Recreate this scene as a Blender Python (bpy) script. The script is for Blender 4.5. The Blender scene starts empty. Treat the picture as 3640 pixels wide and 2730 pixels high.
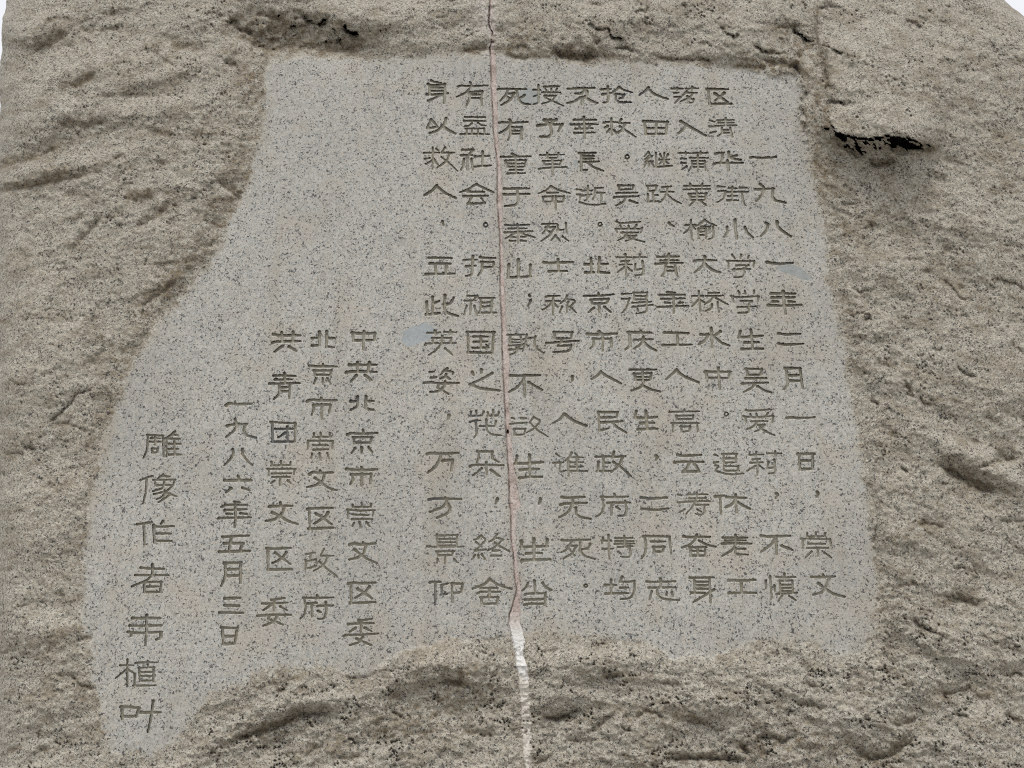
import bpy, math
import numpy as np

# ---------------------------------------------------------------- camera, world, sun, exposure
SC = bpy.context.scene
FOC = 3540.0                       # focal length in photograph pixels (3640 wide)
DIST, EYE, PITCH = 2.40, 1.60, math.radians(18.0)
cam_d = bpy.data.cameras.new('camera')
cam = bpy.data.objects.new('camera', cam_d)
SC.collection.objects.link(cam)
cam_d.sensor_width = 36.0
cam_d.lens = 36.0 * FOC / 3640.0
cam_d.clip_start, cam_d.clip_end = 0.05, 500.0
cam.location = (0, -DIST, EYE)
cam.rotation_euler = (math.radians(90) + PITCH, 0, 0)
SC.camera = cam

SUN_EL, SUN_AZ = math.radians(62), math.radians(-14)     # azimuth from the stone's face, minus is towards the left
world = bpy.data.worlds.new('World'); SC.world = world; world.use_nodes = True
wn = world.node_tree; wn.nodes.clear()
out = wn.nodes.new('ShaderNodeOutputWorld'); bg = wn.nodes.new('ShaderNodeBackground')
sky = wn.nodes.new('ShaderNodeTexSky'); sky.sky_type = 'NISHITA'; sky.sun_disc = False
sky.sun_elevation = SUN_EL; sky.sun_rotation = math.radians(180) + SUN_AZ
sky.air_density = 1.0; sky.dust_density = 3.0
mixc = wn.nodes.new('ShaderNodeMix'); mixc.data_type = 'RGBA'
mixc.inputs[0].default_value = 0.72                     # closed white cloud cover
mixc.inputs[7].default_value = (10.6, 10.6, 10.7, 1)
wn.links.new(sky.outputs[0], mixc.inputs[6]); wn.links.new(mixc.outputs[2], bg.inputs[0])
bg.inputs[1].default_value = 0.10
wn.links.new(bg.outputs[0], out.inputs[0])
sun_d = bpy.data.lights.new('sun', 'SUN'); sun = bpy.data.objects.new('sun', sun_d)
SC.collection.objects.link(sun)
sun_d.energy = 1.5; sun_d.angle = math.radians(14); sun_d.color = (1.0, 0.97, 0.93)
sun.rotation_euler = (math.radians(90) - SUN_EL, 0, SUN_AZ)
sun.location = (-1, -4, 8)
SC.view_settings.view_transform = 'Standard'; SC.view_settings.look = 'None'
SC.view_settings.exposure = 0.16
SC.view_settings.gamma = 1.0
SC.cycles.use_denoising = False
SC.cycles.filter_width = 1.05

# ---------------------------------------------------------------- helpers
def sstep(a, b, x):
    t = np.clip((x - a) / (b - a), 0, 1); return t * t * (3 - 2 * t)

_rs = np.random.RandomState(11)
_perm = _rs.permutation(4096).astype(np.int64)
_ang = (_rs.rand(4096) * 2 * np.pi).astype(np.float32)
_gx, _gy = np.cos(_ang), np.sin(_ang)
def perlin(x, y, seed=0):
    xi = np.floor(x).astype(np.int64); yi = np.floor(y).astype(np.int64)
    fx = (x - xi).astype(np.float32); fy = (y - yi).astype(np.float32)
    u = fx * fx * fx * (fx * (fx * 6 - 15) + 10); v = fy * fy * fy * (fy * (fy * 6 - 15) + 10)
    def g(a, b, dx, dy):
        h = _perm[(_perm[(xi + a + seed * 131) & 4095] + yi + b) & 4095]
        return _gx[h] * dx + _gy[h] * dy
    n00 = g(0, 0, fx, fy); n10 = g(1, 0, fx - 1, fy); n01 = g(0, 1, fx, fy - 1); n11 = g(1, 1, fx - 1, fy - 1)
    a = n00 + u * (n10 - n00); b = n01 + u * (n11 - n01)
    return (a + v * (b - a)) * 1.5
def fbm(x, y, octs, seed=0, gain=0.5):
    s = 0; a = 1.0
    for o in range(octs):
        s = s + a * perlin(x * 2 ** o, y * 2 ** o, seed + o * 7); a *= gain
    return s
def ridged(x, y, octs, seed=0, gain=0.5):
    s = 0; a = 1.0
    for o in range(octs):
        s = s + a * (1 - 2 * np.abs(perlin(x * 2 ** o, y * 2 ** o, seed + o * 7))); a *= gain
    return s

def scoops(x, y, seed, tilt=1.0):
    """hollows left by broken-off flakes: the lowest of many tilted bowls, meeting in sharp ridges"""
    xi = np.floor(x).astype(np.int64); yi = np.floor(y).astype(np.int64); best = np.full(x.shape, 9.0, np.float32)
    for a in (-1, 0, 1):
        for b in (-1, 0, 1):
            h1 = _perm[(_perm[(xi + a + seed * 17) & 4095] + yi + b) & 4095]
            h2 = _perm[(h1 + 917) & 4095]; h3 = _perm[(h2 + 331) & 4095]
            dx = x - (xi + a + .15 + .7 * h1 / 4096.0); dy = y - (yi + b + .15 + .7 * h2 / 4096.0)
            t = _ang[h3]; m = tilt * (.25 + .5 * h1 / 4096.0)
            best = np.minimum(best, .62 * (dx * dx + dy * dy) + m * .45 * (np.cos(t) * dx + np.sin(t) * dy) + .16 * h2 / 4096.0)
    return best - .22

def poly_dist(px, py, pts):
    """distance, side (+ on the left of travel = above for a left-to-right line), parameter along, 0..1"""
    best = np.full(px.shape, 1e9, np.float32); side = np.zeros(px.shape, np.float32); par = np.zeros(px.shape, np.float32)
    pts = np.asarray(pts, float); L = np.hypot(*(pts[1:] - pts[:-1]).T); tot = L.sum(); acc = 0
    for i in range(len(pts) - 1):
        ax, ay = pts[i]; bx, by = pts[i + 1]; dx, dy = bx - ax, by - ay; l2 = dx * dx + dy * dy + 1e-9
        t = np.clip(((px - ax) * dx + (py - ay) * dy) / l2, 0, 1)
        d = np.hypot(px - (ax + t * dx), py - (ay + t * dy))
        m = d < best
        best = np.where(m, d, best)
        side = np.where(m, -np.sign(dx * (py - ay) - dy * (px - ax)), side)
        par = np.where(m, (acc + t * L[i]) / tot, par); acc += L[i]
    return best, side, par

def poly_sdf(px, py, pts):
    """signed distance to a closed polygon, negative inside"""
    pts = np.asarray(pts, float); n = len(pts)
    d = np.full(px.shape, 1e9, np.float32); ins = np.zeros(px.shape, bool)
    for i in range(n):
        ax, ay = pts[i]; bx, by = pts[(i + 1) % n]; dx, dy = bx - ax, by - ay
        t = np.clip(((px - ax) * dx + (py - ay) * dy) / (dx * dx + dy * dy + 1e-9), 0, 1)
        d = np.minimum(d, np.hypot(px - (ax + t * dx), py - (ay + t * dy)))
        c = ((ay > py) != (by > py))
        if dy != 0: ins ^= c & (px < ax + (py - ay) * dx / dy)
    return np.where(ins, -d, d)

# ---------------------------------------------------------------- what was measured on the stone (photograph pixels)
PANEL = [(953,240),(1040,206),(1300,215),(1500,205),(1730,196),(1765,200),(1850,218),(2100,230),(2300,225),(2530,240),(2700,258),(2830,276),
 (2845,330),(2850,400),(2870,560),(2900,700),(2938,850),(2935,1000),(2960,1100),(2980,1200),(3005,1350),(3030,1450),(3045,1560),(3060,1700),(3085,1850),
 (3100,1950),(3108,2050),(3110,2180),(3070,2290),(2990,2330),(2870,2272),(2700,2262),(2520,2335),(2400,2330),(2300,2282),(2100,2250),(1900,2240),
 (1830,2255),(1600,2270),(1450,2300),(1370,2360),(1310,2400),(1250,2390),(1180,2368),(1080,2360),(960,2362),(850,2430),(750,2450),(700,2520),
 (650,2600),(540,2690),(400,2650),(370,2540),(345,2450),(330,2300),(305,2200),(300,2050),(305,1950),(330,1800),(360,1650),(385,1550),(400,1480),
 (430,1420),(450,1350),(490,1280),(560,1170),(640,1080),(700,1010),(765,900),(800,820),(850,750),(890,650),(925,520),(940,400),(950,300)]
# grooves, cracks and the undersides of ledges: points, depth (m), reach above, reach below, black tint
GROOVES = [
 ([(-20,685),(60,672),(113,664),(203,646),(289,630),(330,612)], .034,42,95,.0),
 ([(-10,595),(90,575),(130,560),(190,535),(215,520)], .028,36,80,.0),
 ([(195,437),(240,452),(290,452),(345,444),(392,432)], .024,32,60,.1),
 ([(205,308),(270,310),(340,262)], .022,34,50,.0),
 ([(115,182),(180,160),(240,122)], .030,38,60,.0),
 ([(275,113),(370,108),(440,95)], .014,14,45,.1),
 ([(325,348),(400,341),(480,338),(560,345)], .013,16,50,.0),
 ([(540,476),(612,482)], .014,26,30,.1), ([(325,185),(345,187)], .010,10,10,.1),
 ([(570,205),(632,245)], .012,14,22,.0), ([(600,165),(740,180)], .016,34,40,.1), ([(350,50),(420,55)], .010,12,25,.0),
 ([(160,80),(240,60)], .010,14,25,.1), ([(240,35),(280,32)], .010,12,16,.0), ([(800,225),(845,232)], .016,18,14,.5),
 ([(225,698),(270,690)], .010,12,20,.0), ([(440,700),(500,722),(550,705)], .018,30,30,.2), ([(680,702),(700,706)], .014,10,8,.6),
 ([(770,640),(830,690),(860,720)], .020,34,26,.3), ([(400,565),(440,550)], .010,14,18,.1), ([(550,572),(590,590)], .012,12,10,.3),
 ([(815,60),(850,110),(880,118),(905,128)], .026,16,16,.9), ([(905,50),(960,60),(1000,75)], .02,20,12,.4),
 ([(850,130),(910,165),(960,180),(1030,165),(1100,172),(1200,182),(1330,172)], .050,60,34,.35),
 ([(1075,52),(1095,82),(1140,92),(1172,60)], .034,12,12,1.0), ([(1220,98),(1250,122),(1280,134)], .032,8,22,1.0),
 ([(920,140),(975,148)], .018,12,10,.8), ([(960,175),(1020,185)], .02,10,8,.6), ([(1120,160),(1190,150),(1230,165)], .02,12,10,.6), ([(1020,4),(1070,8)], .016,8,8,.8),
 ([(1640,185),(1690,180),(1735,178)], .020,22,10,.3), ([(1750,150),(1756,152)], .022,8,8,1.0),
 ([(1760,108),(1800,112)], .014,10,14,.4), ([(1890,145),(1920,138)], .016,5,10,.6),
 ([(1830,170),(1885,172)], .02,12,12,.5), ([(1960,180),(2000,202),(2080,215),(2130,192)], .034,34,14,.6),
 ([(1800,205),(1880,208)], .014,20,10,.2), ([(2000,85),(2040,105)], .014,8,14,.1), ([(2100,12),(2145,18)], .014,10,10,.5),
 ([(2103,85),(2120,108),(2158,103),(2170,122),(2192,142),(2224,142)], .030,4,14,1.0),
 ([(2110,150),(2136,145)], .024,8,10,1.0), ([(2258,40),(2292,42),(2312,18)], .022,7,10,.8), ([(2232,82),(2256,88)], .016,4,6,.7),
 ([(2188,172),(2225,172),(2240,182),(2263,183)], .026,8,8,1.0), ([(2420,21),(2440,18)], .016,5,6,.8),
 ([(2553,88),(2570,105),(2585,120),(2610,138),(2628,118)], .026,3.5,8,1.0),
 ([(2340,208),(2420,212),(2500,214),(2545,222)], .022,6,14,.6), ([(2580,240),(2640,236),(2720,246)], .020,12,10,.4),
 ([(2670,150),(2712,188),(2750,190),(2795,188)], .028,6,12,.8), ([(2812,98),(2838,125),(2870,148),(2900,152)], .038,8,14,.9),
 ([(2750,105),(2770,98),(2890,92)], .016,8,12,.3),
 ([(2800,236),(2830,242),(2850,262)], .034,14,10,1.0), ([(2700,205),(2740,225),(2800,228)], .02,14,12,.5),
 ([(2905,6),(2903,60),(2898,110),(2918,200),(2932,250),(2938,310),(2934,370)], .030,12,16,.35),
 ([(2925,210),(2945,206)], .02,10,12,.7), ([(2912,32),(2945,22),(2980,30)], .034,13,7,1.0), ([(3155,44),(3190,54)], .014,4,6,.8),
 ([(3216,66),(3240,86),(3260,92),(3280,102)], .026,14,8,.9), ([(2968,184),(2984,186),(2998,187)], .020,3,4,1.0), ([(2925,162),(2960,172)], .012,3,5,.7),
 ([(2938,372),(2960,362),(2978,365),(3005,380)], .032,8,10,1.0), ([(3010,380),(3025,360)], .016,8,8,.5),
 ([(3280,300),(3285,335)], .010,5,5,.3),
 ([(2960,480),(2990,522),(3040,548),(3085,560)], .018,46,40,.1), ([(3085,575),(3110,588),(3140,590),(3185,574)], .022,26,16,.8),
 ([(3130,515),(3180,533),(3240,538),(3325,536)], .024,30,22,.15),
 ([(2990,725),(3010,732),(3045,724)], .020,6,8,.7), ([(2895,560),(2910,600),(2990,640)], .012,30,30,.1),
 ([(3090,808),(3100,798)], .014,5,6,.6), ([(3155,830),(3178,828)], .010,5,6,.5),
 ([(3345,990),(3368,1005),(3395,1030),(3410,1058),(3440,1064)], .018,4,8,.7), ([(3556,992),(3600,1006),(3645,1034)], .018,4,14,.7),
 ([(3068,1140),(3080,1138),(3098,1131)], .032,6,6,1.0), ([(3040,1033),(3058,1036),(3075,1034)], .020,5,6,.8),
 ([(3400,1296),(3416,1316),(3430,1330),(3465,1342)], .026,5,8,.9), ([(3210,1350),(3228,1380),(3240,1400)], .026,7,8,.5),
 ([(3225,1398),(3250,1408)], .018,4,8,.3), ([(3268,1412),(3285,1438),(3312,1436)], .018,4,8,.6), ([(3066,1326),(3076,1330)], .024,8,8,.9),
 ([(3090,1425),(3125,1442)], .022,12,8,.7), ([(3590,1212),(3640,1256)], .012,3,6,.6), ([(3340,905),(3400,880)], .012,20,30,.1),
 ([(3290,970),(3300,950)], .012,8,8,.5), ([(3110,1290),(3200,1310)], .010,14,20,.1),
 ([(3330,1652),(3400,1695),(3470,1732),(3535,1757)], .046,36,20,.45), ([(3480,1668),(3540,1640),(3622,1630)], .026,18,12,.6),
 ([(3200,1663),(3226,1680)], .026,5,6,.9), ([(3320,1722),(3370,1724)], .014,6,8,.6), ([(3262,1870),(3300,1862),(3358,1878)], .020,18,10,.5),
 ([(3395,2018),(3435,2022)], .022,6,8,.9), ([(3112,1868),(3108,1950),(3106,2010)], .022,10,8,.5), ([(3440,1560),(3475,1582)], .020,16,10,.5),
 ([(3560,1852),(3600,1850),(3640,1858)], .020,8,10,.7), ([(3340,1920),(3400,1960)], .012,12,14,.1), ([(3500,1480),(3560,1520)], .012,10,16,.2),
 ([(3570,2130),(3640,2180)], .016,14,14,.2), ([(3350,2130),(3450,2150)], .014,14,14,.2),
 ([(500,1090),(570,1042),(625,1008)], .018,18,16,.3), ([(165,1510),(215,1470),(250,1432),(275,1402),(310,1388),(335,1370)], .022,4,6,.7),
 ([(8,1322),(40,1350),(62,1372),(85,1362),(100,1340)], .012,4,6,.3), ([(503,1142),(505,1110),(512,1096)], .014,4,6,.7),
 ([(270,870),(340,800),(370,760)], .014,16,24,.1), ([(480,810),(560,770),(600,740)], .016,18,22,.2), ([(220,930),(240,970)], .012,10,12,.2),
 ([(530,945),(600,935),(680,932)], .016,14,16,.2), ([(720,780),(780,810)], .018,24,18,.2), ([(220,1128),(255,1140)], .012,6,8,.6), ([(155,1100),(185,1102)], .012,4,6,.6),
 ([(-5,1138),(40,1155)], .012,8,12,.2), ([(360,1180),(368,1260)], .009,5,5,.4), ([(175,1512),(240,1506),(300,1530)], .012,10,20,.2),
 ([(85,1590),(130,1598)], .018,8,10,.7), ([(20,1615),(90,1615)], .014,16,20,.2), ([(135,1560),(165,1548)], .014,6,8,.4), ([(280,1525),(320,1530)], .010,5,8,.4),
 ([(5,1680),(14,1696)], .022,10,8,.9), ([(300,1995),(360,2030)], .010,14,12,.1), ([(190,2110),(230,2115)], .014,10,12,.5), ([(20,1900),(60,1880)], .014,18,30,.1),
 ([(-5,2324),(30,2322),(70,2308)], .022,16,14,.2), ([(275,2276),(330,2274)], .016,14,6,.7), ([(248,2395),(290,2440),(340,2448)], .024,8,16,.5),
 ([(60,2160),(130,2140)], .012,12,20,.1), ([(100,2468),(130,2470)], .012,8,8,.4), ([(0,2690),(70,2660)], .014,12,24,.1), ([(120,2665),(180,2665)], .014,14,14,.2),
 ([(820,2640),(900,2612),(960,2598),(1010,2575),(1058,2543),(1130,2540),(1207,2530)], .050,34,40,.35), ([(1230,2408),(1290,2412),(1318,2404),(1340,2386)], .026,6,10,.9),
 ([(1390,2530),(1420,2545),(1440,2546)], .030,12,8,.9), ([(1380,2470),(1440,2490)], .02,16,16,.3), ([(1110,2655),(1150,2660)], .024,14,10,.6), ([(1000,2680),(1050,2675)], .014,8,14,.2),
 ([(1200,2700),(1290,2690)], .020,10,12,.3), ([(1020,2420),(1100,2390)], .010,14,16,.1), ([(970,2445),(1010,2455)], .014,12,8,.5), ([(630,2395),(650,2390)], .010,5,8,.4),
 ([(1560,2425),(1650,2432)], .030,24,18,.5), ([(1600,2258),(1615,2262)], .010,5,5,.9), ([(1700,2275),(1760,2272),(1800,2262)], .014,6,8,.7), ([(1500,2290),(1560,2292)], .010,6,8,.5),
 ([(1640,2600),(1760,2620)], .026,30,24,.35), ([(1480,2640),(1540,2590)], .018,18,16,.2),
 ([(1925,2545),(1955,2556),(1990,2556),(2030,2538),(2065,2530)], .038,14,24,.7), ([(2145,2402),(2175,2410),(2205,2408)], .028,12,8,.9), ([(2350,2430),(2420,2438)], .022,12,10,.6),
 ([(2085,2602),(2125,2588),(2150,2560),(2185,2540)], .022,8,16,.5), ([(2260,2552),(2300,2530),(2345,2536)], .024,10,12,.5), ([(2335,2540),(2358,2556)], .028,6,6,1.0),
 ([(2205,2576),(2225,2592),(2242,2602)], .020,4,6,.9), ([(2430,2560),(2500,2575),(2550,2600),(2590,2590)], .024,12,14,.5), ([(2000,2635),(2180,2628)], .020,8,14,.3),
 ([(2690,2628),(2740,2622),(2790,2636),(2830,2618)], .036,12,16,.9), ([(2635,2650),(2655,2680)], .030,10,12,.9), ([(2350,2700),(2500,2698),(2650,2705)], .034,12,20,.7),
 ([(2850,2428),(2900,2440)], .018,12,8,.6), ([(2090,2300),(2200,2280),(2300,2290)], .012,14,16,.2), ([(2830,2500),(2940,2520)], .020,16,14,.5), ([(1900,2720),(1960,2690)], .02,10,14,.3),
 ([(3245,2203),(3275,2225),(3300,2240),(3340,2258)], .028,5,14,.8), ([(3345,2476),(3390,2462),(3455,2446)], .028,10,10,.5), ([(3398,2540),(3440,2548)], .018,12,8,.7),
 ([(3488,2252),(3520,2270),(3548,2290)], .014,3,8,.5), ([(3578,2402),(3610,2394),(3640,2400)], .026,6,12,.8), ([(3570,2535),(3630,2575)], .020,10,14,.4),
 ([(3360,2395),(3400,2420)], .012,4,8,.4), ([(3030,2660),(3090,2700),(3160,2690),(3260,2620)], .032,22,18,.4), ([(2870,2610),(2960,2620)], .020,14,14,.3),
 ([(3180,2580),(3260,2560)], .020,18,14,.3), ([(3128,2440),(3132,2500)], .010,4,6,.3), ([(3060,2300),(3100,2270)], .014,12,10,.3), ([(2820,2290),(2880,2275)], .012,8,8,.6),
 ([(3340,2120),(3440,2140),(3470,2150)], .022,18,12,.4), ([(3190,2090),(3260,2070)], .016,12,16,.2),
]
# bulges and hollows: centre, radii, tilt (deg), height
BUMPS = [(3200,330,330,230,-8,.050),(3170,455,190,70,-8,.030),(3050,300,90,150,0,.018),(1290,60,170,60,5,.030),(2160,60,150,60,0,.018),(2600,90,120,90,0,.014),
 (2130,130,90,45,0,.010),(1050,110,190,70,5,-.035),(2800,140,110,80,-20,-.020),(3480,1640,150,40,-28,.030),(3420,1640,200,60,-28,.012),(3230,1900,140,120,20,.014),
 (340,240,260,60,14,.020),(620,250,220,50,14,.014),(220,390,200,55,14,.014),(480,400,260,40,10,.016),(160,610,220,42,14,.022),(330,620,260,50,16,.014),(110,120,160,60,10,.014),
 (450,1180,200,120,40,-.010),(180,1250,240,200,0,.014),(150,1900,160,120,0,.012),(120,2250,130,60,10,.016),(1080,2500,150,34,8,.024),(1550,2360,220,60,0,.020),
 (1650,2520,180,60,0,-.016),(2200,2360,320,50,0,.018),(2050,2480,180,40,0,.012),(2700,2440,260,80,0,.018),(2500,2510,140,40,0,.012),(3250,2420,160,80,30,.014),(3050,2570,120,60,0,.016),
 (3400,2300,180,50,-30,.018),(3500,1300,200,120,-20,.012),(3300,1150,180,90,-20,.010),(3150,1010,120,100,0,.012),(3350,760,200,120,10,.010),(3120,960,90,60,0,.010),(960,2660,120,40,20,-.02)]
# brown weathering: centre, radii, tilt, strength
STAINS = [(1010,120,190,75,8,1.0),(1180,175,200,38,0,.8),(880,110,60,60,0,.7),(2050,195,140,38,0,.8),(1870,160,120,50,0,.6),(1950,110,90,50,30,.3),(2850,190,110,95,0,.8),(2760,235,140,35,0,.8),
 (2910,420,60,150,0,.8),(2930,620,60,120,0,.55),(2990,545,110,60,20,.7),(3120,600,90,40,0,.4),(2970,800,70,100,0,.4),(2500,235,200,24,0,.5),(1690,185,70,22,0,.7),
 (900,330,60,110,0,.55),(870,560,70,140,15,.5),(800,740,110,80,40,.6),(690,880,120,90,45,.45),(610,1010,130,70,45,.65),(520,1120,120,70,45,.5),(430,1300,60,110,25,.55),(400,1440,50,90,10,.5),
 (330,1700,60,140,0,.3),(300,1980,40,120,0,.3),(600,165,110,40,10,.45),(130,150,140,50,15,.3),(270,290,90,35,20,.4),(230,615,260,26,12,.5),(60,670,140,26,10,.5),(90,580,120,20,12,.4),(290,425,120,26,8,.4),
 (560,470,80,30,0,.45),(490,700,90,40,0,.45),(780,480,120,50,0,.35),(1640,2440,220,110,0,.6),(1480,2560,200,90,0,.55),(1000,2590,200,40,8,.6),(1120,2650,160,50,0,.5),(980,2430,160,40,0,.35),
 (2000,2540,140,50,0,.55),(2150,2410,160,40,0,.5),(2350,2545,200,50,0,.55),(2480,2700,320,40,0,.6),(2800,2650,200,70,0,.6),(2700,2500,140,40,0,.3),(3100,2690,160,50,0,.5),(3230,2570,110,40,0,.5),
 (3020,1100,70,90,0,.4),(3130,760,160,60,10,.4),(3420,1060,160,80,0,.35),(3560,1000,110,60,30,.35),(3480,1720,160,40,-28,.6),(3140,1520,130,60,0,.35),(3260,1890,140,60,20,.45),(3090,1960,40,130,0,.45),
 (3180,2130,100,80,20,.5),(3400,2140,120,40,0,.5),(3350,2240,80,40,20,.4),(3440,2460,140,40,10,.35),(3570,2560,90,60,0,.3),(100,2300,140,30,10,.35),(300,2430,120,50,30,.4),(280,2280,110,40,0,.35),
 (60,1610,120,40,0,.3),(250,1720,120,60,0,.2),(1340,2390,60,40,0,.5),(2060,620,20,300,0,.0),(3340,300,220,160,0,.15),(3550,600,120,200,0,.15),(3250,880,200,120,0,.2),(3350,1450,200,120,0,.2)]
SEAM_L = [(-300,1742),(0,1743),(90,1739),(115,1752),(150,1748),(175,1742),(200,1745),(300,1747),(400,1753),(471,1755),(577,1769),(718,1769),(845,1778),(1021,1779),(1162,1785),(1268,1787),(1374,1792),(1470,1797),
 (1611,1804),(1700,1810),(1798,1813),(1823,1817),(1929,1818),(1976,1827),(2047,1829),(2100,1838),(2140,1826),(2188,1812),(2223,1811),(2276,1824),(2329,1837),(2374,1841),(2453,1848),(2530,1855),(2610,1857),(2690,1866),(2740,1871),(3000,1880),(6500,1940)]
SEAM_R = [(-300,1746),(0,1747),(90,1743),(115,1757),(150,1755),(175,1752),(200,1760),(300,1761),(400,1766),(471,1765),(577,1777),(718,1783),(845,1782),(1021,1790),(1162,1796),(1268,1809),(1310,1806),(1374,1804),(1470,1808),
 (1611,1818),(1700,1829),(1798,1846),(1823,1830),(1929,1829),(1976,1834),(2047,1840),(2100,1850),(2140,1846),(2188,1843),(2223,1848),(2276,1862),(2329,1855),(2374,1872),(2453,1878),(2530,1882),(2610,1886),(2690,1886),(2740,1884),(3000,1892),(6500,1952)]
PATCHES = [
 ([(1426,1210),(1437,1176),(1469,1160),(1516,1149),(1544,1166),(1534,1202),(1504,1214),(1451,1233)], 'smooth pale blue-grey mortar patch below the large blank area'),
 ([(2763,947),(2816,940),(2851,958),(2883,986),(2872,997),(2840,988),(2823,976),(2780,966)], 'grey-green lozenge repair patch under a single horizontal stroke'),
 ([(1843,330),(1875,313),(1893,316),(1910,323),(1921,366),(1896,374),(1861,370)], 'grey-green repair patch between two characters of the top row'),
 ([(2040,571),(2048,566),(2054,572),(2054,585),(2046,590),(2039,584)], 'small round grey repair spot touching a character'),
]
ORIG = dict(A=(1480,260),B=(2160,260),C=(1480,845),D=(2160,845),E=(1480,1400),F=(2260,1400),G=(1480,1800),H=(2260,1800),
            I=(760,1140),J=(760,1640),K=(760,2000),L=(360,1480),M=(360,2040),N=(1800,740),O=(2320,740),P=(1960,1620))
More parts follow.
